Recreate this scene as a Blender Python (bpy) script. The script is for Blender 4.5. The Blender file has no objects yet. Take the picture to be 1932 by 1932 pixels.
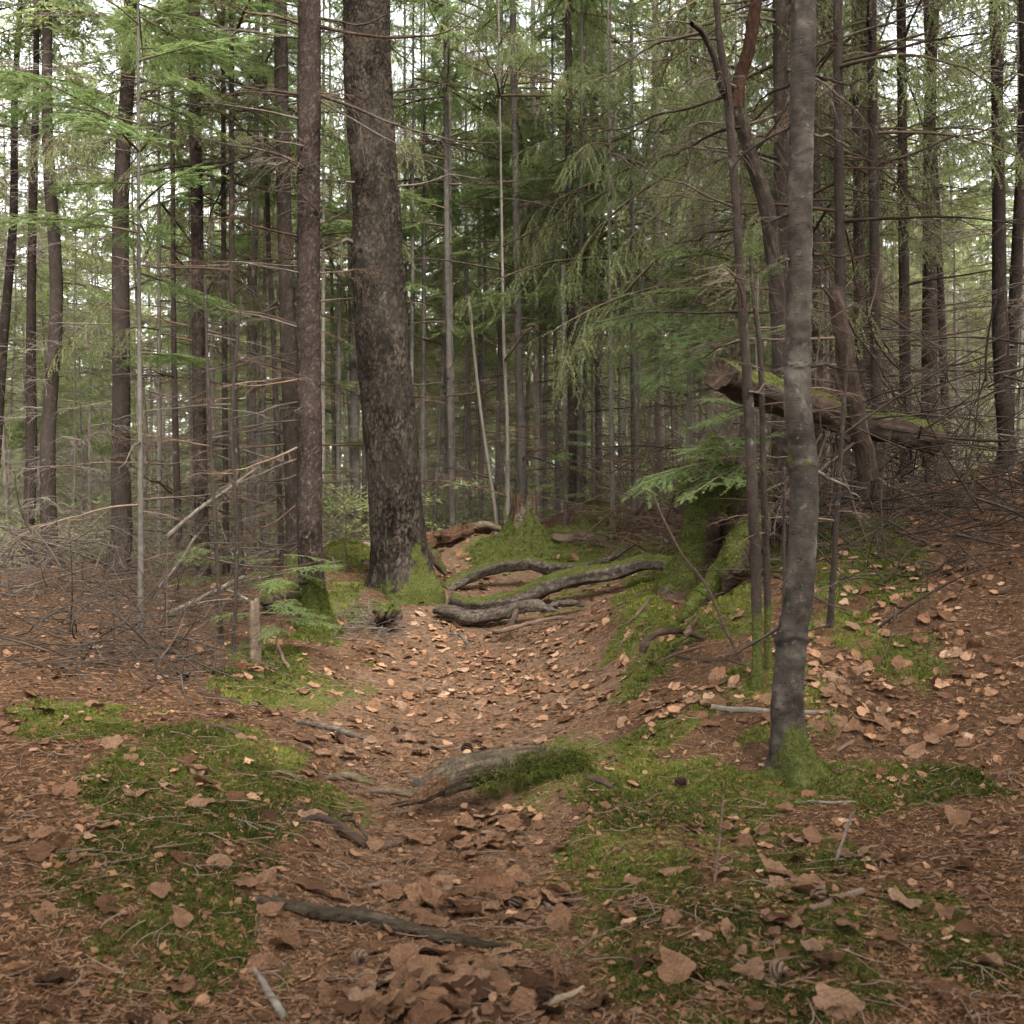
import bpy, math, random
import numpy as np
from mathutils import Vector, Matrix, Quaternion

# ------------------------------------------------------------------ camera, sky, sun, exposure
sc = bpy.context.scene
COL = sc.collection
K = 36.0 / 35.0 / 1932.0          # metres per (layout pixel * metre of depth)
EYE = 1.1

cam_d = bpy.data.cameras.new('camera')
cam = bpy.data.objects.new('camera', cam_d)
COL.objects.link(cam)
cam.location = (0, 0, EYE)
cam.rotation_euler = (math.radians(90), 0, 0)
cam_d.sensor_fit = 'HORIZONTAL'
cam_d.sensor_width = 36
cam_d.lens = 35
cam_d.clip_start = 0.05
cam_d.clip_end = 900
cam_d.dof.use_dof = True
cam_d.dof.focus_distance = 7.5
cam_d.dof.aperture_fstop = 6.3
sc.camera = cam

SUN_EL, SUN_AZ = math.radians(48), math.radians(160)     # azimuth clockwise from +Y (ahead)
world = bpy.data.worlds.new('World')
sc.world = world
world.use_nodes = True
wn = world.node_tree
wn.nodes.clear()
w_sky = wn.nodes.new('ShaderNodeTexSky')
w_sky.sky_type = 'NISHITA'
w_sky.sun_disc = False
w_sky.sun_elevation = SUN_EL
w_sky.sun_rotation = SUN_AZ
w_sky.air_density = 1.0
w_sky.dust_density = 2.0
w_sky.ozone_density = 1.0
w_hsv = wn.nodes.new('ShaderNodeHueSaturation')           # overcast: a nearly white sky
w_hsv.inputs['Saturation'].default_value = 0.10
w_bg = wn.nodes.new('ShaderNodeBackground')
w_bg.inputs['Strength'].default_value = 0.15
w_out = wn.nodes.new('ShaderNodeOutputWorld')
wn.links.new(w_sky.outputs[0], w_hsv.inputs['Color'])
wn.links.new(w_hsv.outputs[0], w_bg.inputs[0])
wn.links.new(w_bg.outputs[0], w_out.inputs[0])

sun_d = bpy.data.lights.new('sun', 'SUN')
sun_d.energy = 1.5
sun_d.angle = math.radians(16)
sun_d.color = (1.0, 0.965, 0.91)
sun = bpy.data.objects.new('sun', sun_d)
COL.objects.link(sun)
sd = Vector((math.sin(SUN_AZ) * math.cos(SUN_EL), math.cos(SUN_AZ) * math.cos(SUN_EL), math.sin(SUN_EL)))
sun.rotation_euler = sd.to_track_quat('Z', 'Y').to_euler()
sun.location = sd * 60

sc.view_settings.view_transform = 'Standard'
sc.view_settings.look = 'None'
sc.view_settings.gamma = 1.0
sc.view_settings.use_curve_mapping = False
sc.view_settings.exposure = 2.72
sc.render.engine = 'CYCLES'
sc.cycles.use_denoising = True
sc.cycles.max_bounces = 5
sc.cycles.diffuse_bounces = 3
sc.cycles.glossy_bounces = 2
sc.cycles.transmission_bounces = 3
sc.cycles.transparent_max_bounces = 4
sc.cycles.caustics_reflective = False
sc.cycles.caustics_refractive = False
sc.cycles.use_adaptive_sampling = True
sc.cycles.adaptive_threshold = 0.03

RNG = np.random.default_rng(7)
random.seed(7)

# ------------------------------------------------------------------ numpy noise
def _h(i, j, k, s):
    h = (i.astype(np.int64) * 374761393 + j.astype(np.int64) * 668265263 + k.astype(np.int64) * 2147483647 + s * 1274126177) & 0xFFFFFFFF
    h = ((h ^ (h >> 13)) * 1274126177) & 0xFFFFFFFF
    h = ((h ^ (h >> 16)) * 2246822519) & 0xFFFFFFFF
    return ((h ^ (h >> 15)) & 0xFFFFFF) / float(0x1000000)

def vnoise(P, s=0):
    P = np.asarray(P, float)
    i = np.floor(P).astype(np.int64)
    f = P - i
    u = f * f * (3 - 2 * f)
    r = 0
    for a in (0, 1):
        wa = u[..., 0] if a else 1 - u[..., 0]
        for b in (0, 1):
            wb = u[..., 1] if b else 1 - u[..., 1]
            for c in (0, 1):
                wc = u[..., 2] if c else 1 - u[..., 2]
                r = r + wa * wb * wc * _h(i[..., 0] + a, i[..., 1] + b, i[..., 2] + c, s)
    return r * 2 - 1

def fbm(P, o=3, s=0):
    P = np.asarray(P, float)
    r, a = 0, 1.0
    for q in range(o):
        r = r + a * vnoise(P * (2.03 ** q) + 17.3 * q, s + q)
        a *= 0.5
    return r

def cells(P, s=0):
    i = np.floor(P).astype(np.int64)
    f1 = np.full(P.shape[:-1], 9.0); f2 = f1.copy(); hid = np.zeros(P.shape[:-1])
    for a in (-1, 0, 1):
        for b in (-1, 0, 1):
            for c in (-1, 0, 1):
                I, J, L = i[..., 0] + a, i[..., 1] + b, i[..., 2] + c
                q = np.stack([I + _h(I, J, L, s), J + _h(I, J, L, s + 1), L + _h(I, J, L, s + 2)], -1)
                d = np.sqrt(((P - q) ** 2).sum(-1))
                near = d < f1
                f2 = np.where(near, f1, np.minimum(f2, d))
                hid = np.where(near, _h(I, J, L, s + 3), hid)
                f1 = np.where(near, d, f1)
    return f1, f2, hid

def sstep(a, b, x):
    t = np.clip((x - a) / (b - a), 0, 1)
    return t * t * (3 - 2 * t)

def nrm(v):
    return v / np.maximum(np.linalg.norm(v, axis=-1, keepdims=True), 1e-9)

def P(x, y, Y):
    return np.array([(x - 966) * K * Y, Y, EYE - (y - 966) * K * Y])

def cr(pts, n):
    """smooth curve through pts (any width), n samples"""
    pts = np.asarray(pts, float)
    m = len(pts)
    if m == 2:
        t = np.linspace(0, 1, n)[:, None]
        return pts[0] * (1 - t) + pts[1] * t
    e = np.vstack([2 * pts[0] - pts[1], pts, 2 * pts[-1] - pts[-2]])
    u = np.linspace(0, m - 1 - 1e-6, n)
    i = np.floor(u).astype(int)
    f = (u - i)[:, None]
    a, b, c, d = e[i], e[i + 1], e[i + 2], e[i + 3]
    return 0.5 * (2 * b + (c - a) * f + (2 * a - 5 * b + 4 * c - d) * f ** 2 + (3 * b - a - 3 * c + d) * f ** 3)

# ------------------------------------------------------------------ mesh building
class MB:
    def __init__(self):
        self.V, self.Q, self.T, self.qm, self.tm, self.moss, self.tint, self.n = [], [], [], [], [], [], [], 0
    def add(self, V, Q=None, T=None, mat=0, moss=0.0, tint=0.5):
        V = np.asarray(V, float).reshape(-1, 3)
        m = len(V)
        self.V.append(V)
        self.moss.append(np.broadcast_to(np.asarray(moss, float), (m,)))
        self.tint.append(np.broadcast_to(np.asarray(tint, float), (m,)))
        if Q is not None and len(Q):
            self.Q.append(np.asarray(Q, np.int64).reshape(-1, 4) + self.n); self.qm.append(np.full(len(self.Q[-1]), mat))
        if T is not None and len(T):
            self.T.append(np.asarray(T, np.int64).reshape(-1, 3) + self.n); self.tm.append(np.full(len(self.T[-1]), mat))
        self.n += m
    def mesh(self, name, mats, smooth=True, origin=None):
        V = np.vstack(self.V)
        if origin is not None:
            V = V - np.asarray(origin)
        Q = np.vstack(self.Q) if self.Q else np.zeros((0, 4), np.int64)
        T = np.vstack(self.T) if self.T else np.zeros((0, 3), np.int64)
        me = bpy.data.meshes.new(name)
        me.vertices.add(len(V))
        me.vertices.foreach_set('co', V.astype(np.float32).ravel())
        nl = Q.size + T.size
        me.loops.add(nl)
        me.loops.foreach_set('vertex_index', np.concatenate([Q.ravel(), T.ravel()]).astype(np.int32))
        me.polygons.add(len(Q) + len(T))
        st = np.concatenate([np.arange(len(Q)) * 4, Q.size + np.arange(len(T)) * 3]).astype(np.int32)
        me.polygons.foreach_set('loop_start', st)
        mi = np.concatenate((self.qm + self.tm)) if (self.qm or self.tm) else np.zeros(0)
        me.polygons.foreach_set('material_index', mi.astype(np.int32))
        me.polygons.foreach_set('use_smooth', np.full(len(Q) + len(T), smooth))
        for m in (mats if isinstance(mats, (list, tuple)) else [mats]):
            me.materials.append(m)
        for nm, arr in (('moss', self.moss), ('tint', self.tint)):
            at = me.attributes.new(nm, 'FLOAT', 'POINT')
            at.data.foreach_set('value', np.concatenate(arr).astype(np.float32))
        me.update(calc_edges=True)
        return me

def tubes(C, R, n, jitter=None):
    """C (K,P,3) centre lines, R (K,P) radii -> V, Q"""
    C = np.asarray(C, float); R = np.asarray(R, float)
    if C.ndim == 2:
        C = C[None]; R = R[None]
    k, p, _ = C.shape
    t = nrm(np.gradient(C, axis=1))
    mt = nrm((C[:, -1] - C[:, 0]))
    ref = np.where(np.abs(mt[:, 2:3]) > 0.8, np.array([[1.0, 0, 0]]), np.array([[0, 0, 1.0]]))
    a = nrm(np.cross(t, ref[:, None, :]))
    b = np.cross(a, t)
    th = np.arange(n) * 2 * math.pi / n
    rr = R[:, :, None] if jitter is None else R[:, :, None] * jitter
    ring = C[:, :, None, :] + rr[..., None] * (np.cos(th)[None, None, :, None] * a[:, :, None, :] + np.sin(th)[None, None, :, None] * b[:, :, None, :])
    idx = np.arange(k * p * n).reshape(k, p, n)
    q = np.stack([idx[:, :-1], np.roll(idx, -1, 2)[:, :-1], np.roll(idx, -1, 2)[:, 1:], idx[:, 1:]], -1)
    return ring.reshape(-1, 3), q.reshape(-1, 4)

def caps(mb, ringV, mat=0, dome=0.0, tint=0.5):
    c = ringV.mean(0)
    n = len(ringV)
    V = np.vstack([ringV, c[None] + dome])
    mb.add(V, T=[(i, (i + 1) % n, n) for i in range(n)], mat=mat, tint=tint)

# ------------------------------------------------------------------ objects
def thing(name, label, cat, loc=(0, 0, 0), group=None):
    o = bpy.data.objects.new(name, None)
    o.empty_display_size = 0.1
    o.location = loc
    o['label'] = label; o['category'] = cat
    if group: o['group'] = group
    COL.objects.link(o)
    return o

def obj(name, me, parent=None, loc=(0, 0, 0)):
    o = bpy.data.objects.new(name, me)
    o.location = loc
    if parent: o.parent = parent
    COL.objects.link(o)
    return o

def tag(o, label, cat, group=None):
    o['label'] = label; o['category'] = cat
    if group: o['group'] = group
    return o

# ------------------------------------------------------------------ materials
class NT:
    def __init__(self, name):
        self.m = bpy.data.materials.new(name)
        self.m.use_nodes = True
        self.t = self.m.node_tree
        self.b = self.t.nodes['Principled BSDF']
        self.out = self.t.nodes['Material Output']
    def n(self, ty, **kw):
        x = self.t.nodes.new(ty)
        for k, v in kw.items(): setattr(x, k, v)
        return x
    def put(self, sock, v):
        if isinstance(v, bpy.types.NodeSocket): self.t.links.new(v, sock)
        elif isinstance(v, (tuple, list)) and len(v) == 3 and sock.type == 'RGBA': sock.default_value = (*v, 1)
        else: sock.default_value = v
    def co(self, kind='Object', scale=(1, 1, 1)):
        c = self.n('ShaderNodeTexCoord').outputs[kind]
        m = self.n('ShaderNodeMapping')
        self.put(m.inputs['Vector'], c); m.inputs['Scale'].default_value = scale
        return m.outputs[0]
    def noise(self, vec, scale, detail=4, rough=0.55, dist=0.0):
        x = self.n('ShaderNodeTexNoise')
        self.put(x.inputs['Vector'], vec)
        x.inputs['Scale'].default_value = scale; x.inputs['Detail'].default_value = detail
        x.inputs['Roughness'].default_value = rough; x.inputs['Distortion'].default_value = dist
        return x.outputs['Fac']
    def vor(self, vec, scale, feature='F1', out='Distance'):
        x = self.n('ShaderNodeTexVoronoi', feature=feature)
        self.put(x.inputs['Vector'], vec); x.inputs['Scale'].default_value = scale
        return x.outputs[out]
    def ramp(self, fac, stops):
        x = self.n('ShaderNodeValToRGB')
        while len(x.color_ramp.elements) < len(stops): x.color_ramp.elements.new(0.5)
        for e, (p, c) in zip(x.color_ramp.elements, stops):
            e.position = p; e.color = (*c, 1) if len(c) == 3 else c
        self.put(x.inputs[0], fac)
        return x.outputs['Color']
    def mix(self, fac, a, b, mode='MIX'):
        x = self.n('ShaderNodeMix', data_type='RGBA', blend_type=mode)
        self.put(x.inputs['Factor'], fac); self.put(x.inputs['A'], a); self.put(x.inputs['B'], b)
        return x.outputs['Result']
    def math(self, op, a, b=0.5, c=None):
        x = self.n('ShaderNodeMath', operation=op)
        self.put(x.inputs[0], a); self.put(x.inputs[1], b)
        if c is not None: self.put(x.inputs[2], c)
        return x.outputs[0]
    def rng(self, v, a, b, c=0.0, d=1.0):
        x = self.n('ShaderNodeMapRange')
        for i, q in enumerate((v, a, b, c, d)): self.put(x.inputs[i], q)
        return x.outputs[0]
    def attr(self, name):
        return self.n('ShaderNodeAttribute', attribute_name=name).outputs['Fac']
    def rand(self):
        return self.n('ShaderNodeObjectInfo').outputs['Random']
    def bump(self, h, strength, dist=0.01, prev=None):
        x = self.n('ShaderNodeBump')
        x.inputs['Strength'].default_value = strength; x.inputs['Distance'].default_value = dist
        self.put(x.inputs['Height'], h)
        if prev is not None: self.put(x.inputs['Normal'], prev)
        return x.outputs[0]
    def done(self, col, rough=0.85, normal=None, spec=0.25):
        self.put(self.b.inputs['Base Color'], col); self.put(self.b.inputs['Roughness'], rough)
        self.b.inputs['Specular IOR Level'].default_value = spec
        if normal is not None: self.put(self.b.inputs['Normal'], normal)
        return self.m

MOSS_A, MOSS_B, MOSS_C = (0.018, 0.019, 0.007), (0.046, 0.050, 0.014), (0.090, 0.096, 0.025)

def moss_over(t, col, vec):
    """moss film where the 'moss' attribute says so, ragged by noise"""
    n1 = t.noise(vec, 22, 5, 0.7)
    f = t.rng(t.math('ADD', t.attr('moss'), t.math('MULTIPLY', t.math('SUBTRACT', n1, 0.5), 1.1)), 0.42, 0.62)
    mc = t.ramp(t.noise(vec, 85, 4, 0.8), [(0.32, MOSS_A), (0.5, MOSS_B), (0.68, MOSS_C)])
    return t.mix(f, col, mc), f

def mat_bark(name, stops, scale=60, stretch=0.45, lichen=0.3, lich_col=(0.20, 0.21, 0.18), bump=0.6, flake=True):
    t = NT(name)
    v = t.co('Object', (1, 1, stretch))
    vo = t.co('Object')
    base = t.ramp(t.math('ADD', t.math('MULTIPLY', t.noise(v, scale * 0.3, 6, 0.65), 0.65), t.math('MULTIPLY', t.attr('tint'), 0.35)), stops)
    big = t.noise(vo, 2.2, 3)
    base = t.mix(t.rng(big, 0.35, 0.7, 0, 0.35), base, stops[-1][1])
    if lichen:
        lf = t.rng(t.noise(vo, 14, 5, 0.7), 0.72 - 0.22 * lichen, 0.80 - 0.18 * lichen, 0, 0.75)
        base = t.mix(lf, base, lich_col)
    base = t.mix(t.math('MULTIPLY', t.rand(), 0.35), base, stops[0][1])
    base, mf = moss_over(t, base, vo)
    h = t.noise(v, scale, 5, 0.7)
    nb = t.bump(h, bump, 0.006)
    if flake:
        e = t.rng(t.vor(v, scale * 0.9, 'DISTANCE_TO_EDGE'), 0.0, 0.16)
        nb = t.bump(e, bump * 0.8, 0.004, nb)
    return t.done(base, 0.9, nb, 0.03)

def mat_smoothbark(name):
    t = NT(name)
    vo = t.co('Object')
    vh = t.co('Object', (24, 24, 80))           # lenticels lie across the stem
    base = t.ramp(t.math('ADD', t.math('MULTIPLY', t.noise(vo, 10, 6, 0.65), 0.6), t.math('MULTIPLY', t.noise(vo, 2.4, 3), 0.4)),
                  [(0.34, (0.008, 0.0065, 0.005)), (0.45, (0.024, 0.019, 0.015)), (0.54, (0.046, 0.037, 0.029)), (0.66, (0.105, 0.089, 0.073))])
    lent = t.rng(t.vor(vh, 1.0), 0.15, 0.28)
    nv = t.rng(t.noise(t.co('Object', (12, 12, 90)), 1.0, 4), 0.57, 0.64)
    base = t.mix(t.math('MULTIPLY', t.math('SUBTRACT', 1.0, lent), 0.85), base, (0.025, 0.02, 0.017))
    base = t.mix(t.math('MULTIPLY', nv, 0.35), base, (0.05, 0.042, 0.035))
    base = t.mix(t.rng(t.noise(vo, 26, 4, 0.7), 0.60, 0.68, 0, 0.5), base, (0.13, 0.125, 0.105))
    base = t.mix(t.rng(t.attr('tint'), 0.0, 0.45, 0.9, 0.0), base, (0.022, 0.017, 0.013))
    base, mf = moss_over(t, base, vo)
    nb = t.bump(t.math('ADD', lent, t.math('MULTIPLY', t.noise(vo, 55, 5, 0.7), 0.6)), 0.45, 0.005)
    return t.done(base, 0.8, nb, 0.05)

def mat_wood(name, stops, axis_scale=(3, 40, 40), moss=True, scale=1.0):
    t = NT(name)
    v = t.co('Object', axis_scale)
    vo = t.co('Object')
    g = t.noise(v, scale, 6, 0.7, 0.4)
    base = t.ramp(t.math('ADD', t.math('MULTIPLY', g, 0.75), t.math('MULTIPLY', t.attr('tint'), 0.25)), stops)
    base = t.mix(t.rng(t.noise(vo, 6, 4), 0.45, 0.75, 0, 0.5), base, stops[0][1])
    if moss: base, _ = moss_over(t, base, vo)
    nb = t.bump(g, 0.8, 0.01)
    return t.done(base, 0.9, nb, 0.04)

def mat_twig(name, stops):
    t = NT(name)
    base = t.ramp(t.math('ADD', t.math('MULTIPLY', t.noise(t.co('Object'), 9, 3), 0.6), t.math('MULTIPLY', t.rand(), 0.4)), stops)
    return t.done(base, 0.9, None, 0.0)

def mat_leafy(name, stops, trans=0.35, tcol=(0.16, 0.24, 0.04), rough=0.45):
    t = NT(name)
    f = t.math('ADD', t.math('MULTIPLY', t.noise(t.co('Object'), 3.5, 2), 0.35), t.math('ADD', t.math('MULTIPLY', t.rand(), 0.35), t.math('MULTIPLY', t.attr('tint'), 0.3)))
    c = t.ramp(f, stops)
    t.done(c, rough, None, 0.15)
    tr = t.n('ShaderNodeBsdfTranslucent')
    t.put(tr.inputs['Color'], t.mix(0.5, c, tcol))
    ms = t.n('ShaderNodeMixShader'); ms.inputs[0].default_value = trans
    t.t.links.new(t.b.outputs[0], ms.inputs[1]); t.t.links.new(tr.outputs[0], ms.inputs[2])
    t.t.links.new(ms.outputs[0], t.out.inputs[0])
    return t.m

def mat_ground():
    t = NT('forest_soil')
    v = t.co('Object')
    n1 = t.noise(v, 1.6, 5, 0.6); n2 = t.noise(v, 26, 6, 0.7); n3 = t.noise(t.co('Object', (90, 40, 60)), 1.0, 4, 0.75, 1.5)
    f = t.math('ADD', t.math('MULTIPLY', n2, 0.45), t.math('MULTIPLY', n3, 0.55))
    col = t.ramp(f, [(0.28, (0.014, 0.009, 0.006)), (0.45, (0.052, 0.030, 0.018)), (0.58, (0.105, 0.062, 0.037)), (0.75, (0.19, 0.118, 0.073))])
    col = t.mix(t.rng(n1, 0.4, 0.7, 0.0, 0.65), col, (0.034, 0.020, 0.012))
    trod = t.ramp(f, [(0.28, (0.036, 0.022, 0.014)), (0.45, (0.096, 0.060, 0.038)), (0.58, (0.165, 0.106, 0.069)), (0.75, (0.27, 0.185, 0.125))])
    col = t.mix(t.math('MULTIPLY', t.attr('tint'), 0.75), col, trod)
    fn = t.noise(v, 30, 5, 0.7)
    mf = t.rng(t.math('ADD', t.attr('moss'), t.math('MULTIPLY', t.math('SUBTRACT', fn, 0.5), 1.3)), 0.30, 0.6)
    mc = t.ramp(t.noise(v, 70, 3, 0.7), [(0.25, (0.024, 0.026, 0.009)), (0.55, (0.065, 0.072, 0.018)), (0.8, (0.11, 0.115, 0.030))])
    col = t.mix(mf, col, mc)
    nb = t.bump(f, 0.9, 0.012)
    nb = t.bump(t.noise(v, 140, 3, 0.7), 0.7, 0.006, nb)
    return t.done(col, 0.95, nb, 0.0)

def mat_deadleaf():
    t = NT('dead_leaf')
    v = t.co('Object')
    r = t.math('FRACT', t.math('ADD', t.rand(), t.math('MULTIPLY', t.attr('tint'), 3.17)))
    c = t.ramp(r, [(0.0, (0.055, 0.027, 0.015)), (0.12, (0.14, 0.068, 0.035)), (0.35, (0.25, 0.130, 0.072)), (0.62, (0.29, 0.158, 0.089)), (0.85, (0.33, 0.19, 0.112)), (1.0, (0.38, 0.24, 0.152))])
    blot = t.rng(t.noise(v, 4.0, 4, 0.7), 0.5, 0.75, 0, 0.55)
    c = t.mix(blot, c, (0.075, 0.038, 0.022))
    c = t.mix(t.rng(t.noise(v, 11, 5, 0.75), 0.35, 0.7, 0.0, 0.75), c, t.mix(0.45, c, (0.03, 0.014, 0.008)))
    sx = t.n('ShaderNodeSeparateXYZ'); t.put(sx.inputs[0], v)
    ay = t.math('ABSOLUTE', sx.outputs[1])
    vein = t.math('PINGPONG', t.math('SUBTRACT', sx.outputs[0], t.math('MULTIPLY', ay, 0.8)), 0.07)
    vf = t.rng(t.math('MINIMUM', vein, t.math('MULTIPLY', ay, 1.2)), 0.004, 0.016, 1, 0)
    c = t.mix(t.math('MULTIPLY', vf, 0.4), c, (0.12, 0.058, 0.034))
    nb = t.bump(t.math('ADD', t.math('MULTIPLY', vf, 0.5), t.math('MULTIPLY', t.noise(v, 7, 5, 0.7), 2.0)), 0.8, 0.03)
    t.done(c, 0.75, nb, 0.08)
    tr = t.n('ShaderNodeBsdfTranslucent'); t.put(tr.inputs['Color'], c)
    ms = t.n('ShaderNodeMixShader'); ms.inputs[0].default_value = 0.12
    t.t.links.new(t.b.outputs[0], ms.inputs[1]); t.t.links.new(tr.outputs[0], ms.inputs[2])
    t.t.links.new(ms.outputs[0], t.out.inputs[0])
    return t.m

def mat_tint(name, stops, rough=0.85, spec=0.03):
    t = NT(name)
    return t.done(t.ramp(t.attr('tint'), stops), rough, None, min(spec, .03))

M = {}
M['soil'] = mat_ground()
M['leaf'] = mat_deadleaf()
M['plates'] = mat_bark('grey_plated_bark', [(0.28, (0.0025, 0.002, 0.0015)), (0.41, (0.010, 0.0075, 0.0055)), (0.54, (0.029, 0.0225, 0.0165)), (0.74, (0.072, 0.059, 0.045))], 70, 0.55, 0.2, (0.075, 0.075, 0.06), bump=0.7)
M['flakes'] = mat_bark('brown_flaky_bark', [(0.27, (0.004, 0.0028, 0.0023)), (0.43, (0.013, 0.009, 0.007)), (0.57, (0.033, 0.023, 0.018)), (0.76, (0.092, 0.070, 0.057))], 110, 0.6, 0.3, bump=0.7)
M['dark'] = mat_bark('dark_spruce_bark', [(0.25, (0.016, 0.012, 0.010)), (0.5, (0.030, 0.022, 0.017)), (0.8, (0.085, 0.068, 0.055))], 90, 0.6, 0.4, bump=0.7)
M['greybark'] = mat_bark('grey_fir_bark', [(0.25, (0.026, 0.021, 0.017)), (0.5, (0.066, 0.056, 0.046)), (0.8, (0.135, 0.122, 0.104))], 50, 1.6, 0.45, (0.22, 0.225, 0.20), 0.5, False)
M['backdark'] = mat_bark('lightened_conifer_bark', [(0.25, (0.060, 0.049, 0.039)), (0.5, (0.125, 0.105, 0.085)), (0.8, (0.21, 0.186, 0.157))], 40, 0.6, 0.4, bump=0.5)  # lightened copy of the dark bark; brightness of the woods behind put into colour
M['backbrown'] = mat_bark('brown_conifer_bark', [(0.25, (0.080, 0.060, 0.046)), (0.5, (0.165, 0.130, 0.10)), (0.8, (0.27, 0.225, 0.185))], 40, 0.6, 0.3, bump=0.5)  # brown bark lightened likewise, to brighten the dark background
M['backgrey'] = mat_bark('pale_grey_conifer_bark', [(0.25, (0.060, 0.051, 0.043)), (0.5, (0.125, 0.110, 0.094)), (0.8, (0.21, 0.195, 0.17))], 40, 1.4, 0.4, (0.26, 0.265, 0.235), 0.5, False)  # pale bark, its colour also raised to brighten the woods behind
M['red'] = mat_bark('orange_rotting_bark', [(0.25, (0.010, 0.006, 0.0045)), (0.5, (0.030, 0.017, 0.012)), (0.8, (0.085, 0.040, 0.024))], 60, 0.3, 0.0, bump=0.8)
M['smooth'] = mat_smoothbark('smooth_lenticel_bark')
M['root'] = mat_wood('root_bark', [(0.30, (0.012, 0.009, 0.007)), (0.48, (0.052, 0.041, 0.031)), (0.68, (0.14, 0.115, 0.092))], (22, 46, 46))
M['oldwood'] = mat_wood('weathered_wood', [(0.25, (0.030, 0.021, 0.014)), (0.5, (0.095, 0.070, 0.046)), (0.75, (0.20, 0.16, 0.11))])
M['darkold'] = mat_wood('split_weathered_wood', [(0.28, (0.012, 0.009, 0.006)), (0.48, (0.052, 0.039, 0.026)), (0.72, (0.15, 0.118, 0.080))], (4, 60, 60))
M['rotwood'] = mat_wood('orange_rotten_wood', [(0.28, (0.014, 0.008, 0.005)), (0.5, (0.060, 0.033, 0.019)), (0.72, (0.145, 0.086, 0.051))])
M['palewood'] = mat_wood('pale_barkless_wood', [(0.25, (0.07, 0.044, 0.028)), (0.5, (0.20, 0.145, 0.10)), (0.75, (0.36, 0.285, 0.205))])
M['darkwood'] = mat_wood('dark_wet_wood', [(0.25, (0.015, 0.010, 0.008)), (0.5, (0.045, 0.030, 0.022)), (0.75, (0.11, 0.08, 0.06))])
M['stickwood'] = mat_wood('stick_bark', [(0.25, (0.035, 0.022, 0.016)), (0.5, (0.10, 0.064, 0.045)), (0.75, (0.19, 0.135, 0.10))], (10, 40, 40), False)
M['birchwood'] = mat_wood('pale_birch_stick_bark', [(0.25, (0.045, 0.034, 0.026)), (0.45, (0.105, 0.086, 0.068)), (0.7, (0.19, 0.165, 0.135))], (20, 20, 20), False)
M['twig'] = mat_twig('dead_twig_bark', [(0.25, (0.026, 0.019, 0.014)), (0.5, (0.060, 0.046, 0.036)), (0.8, (0.13, 0.108, 0.088))])
M['twigbrown'] = mat_twig('brown_dead_twig_bark', [(0.25, (0.040, 0.025, 0.017)), (0.5, (0.10, 0.066, 0.046)), (0.8, (0.18, 0.128, 0.098))])
M['darktwig'] = mat_twig('dark_wet_twig_bark', [(0.25, (0.014, 0.010, 0.008)), (0.5, (0.034, 0.025, 0.019)), (0.8, (0.075, 0.060, 0.048))])
M['paletwig'] = mat_twig('lightened_lichen_twig_bark', [(0.25, (0.075, 0.058, 0.045)), (0.5, (0.145, 0.118, 0.095)), (0.8, (0.23, 0.20, 0.165))])  # lichen grey, lightened further in colour to brighten the dark background
M['livetwig'] = mat_twig('live_twig_bark', [(0.25, (0.045, 0.035, 0.022)), (0.6, (0.10, 0.075, 0.048)), (0.9, (0.14, 0.11, 0.07))])
M['spruce'] = mat_leafy('spruce_needles', [(0.2, (0.120, 0.145, 0.058)), (0.5, (0.200, 0.236, 0.098)), (0.8, (0.275, 0.305, 0.145))], 0.5, (0.30, 0.36, 0.12))
M['fir'] = mat_leafy('fir_needles', [(0.2, (0.080, 0.120, 0.044)), (0.5, (0.135, 0.192, 0.068)), (0.8, (0.200, 0.260, 0.095))], 0.5, (0.24, 0.34, 0.10))
M['farfir'] = mat_leafy('distant_needles', [(0.2, (0.125, 0.155, 0.062)), (0.5, (0.195, 0.238, 0.090)), (0.8, (0.265, 0.31, 0.125))], 0.55, (0.36, 0.42, 0.14), 0.6)
M['mosst'] = mat_tint('moss_fronds', [(0.0, (0.018, 0.024, 0.006)), (0.35, (0.043, 0.052, 0.011)), (0.7, (0.088, 0.098, 0.019)), (1.0, (0.165, 0.17, 0.038))], 0.8, 0.2)
M['needle'] = mat_tint('dry_needles', [(0.0, (0.034, 0.017, 0.009)), (0.4, (0.105, 0.053, 0.027)), (0.75, (0.17, 0.092, 0.050)), (1.0, (0.24, 0.145, 0.088))], 0.95, 0.08)
M['cone'] = mat_tint('cone_scales', [(0.0, (0.020, 0.012, 0.009)), (0.5, (0.07, 0.042, 0.030)), (1.0, (0.15, 0.10, 0.072))], 0.7)
M['stone'] = mat_bark('grey_stone', [(0.25, (0.018, 0.019, 0.018)), (0.5, (0.035, 0.036, 0.034)), (0.8, (0.07, 0.07, 0.067))], 30, 1.0, 0.0, bump=0.3, flake=False)

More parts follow.
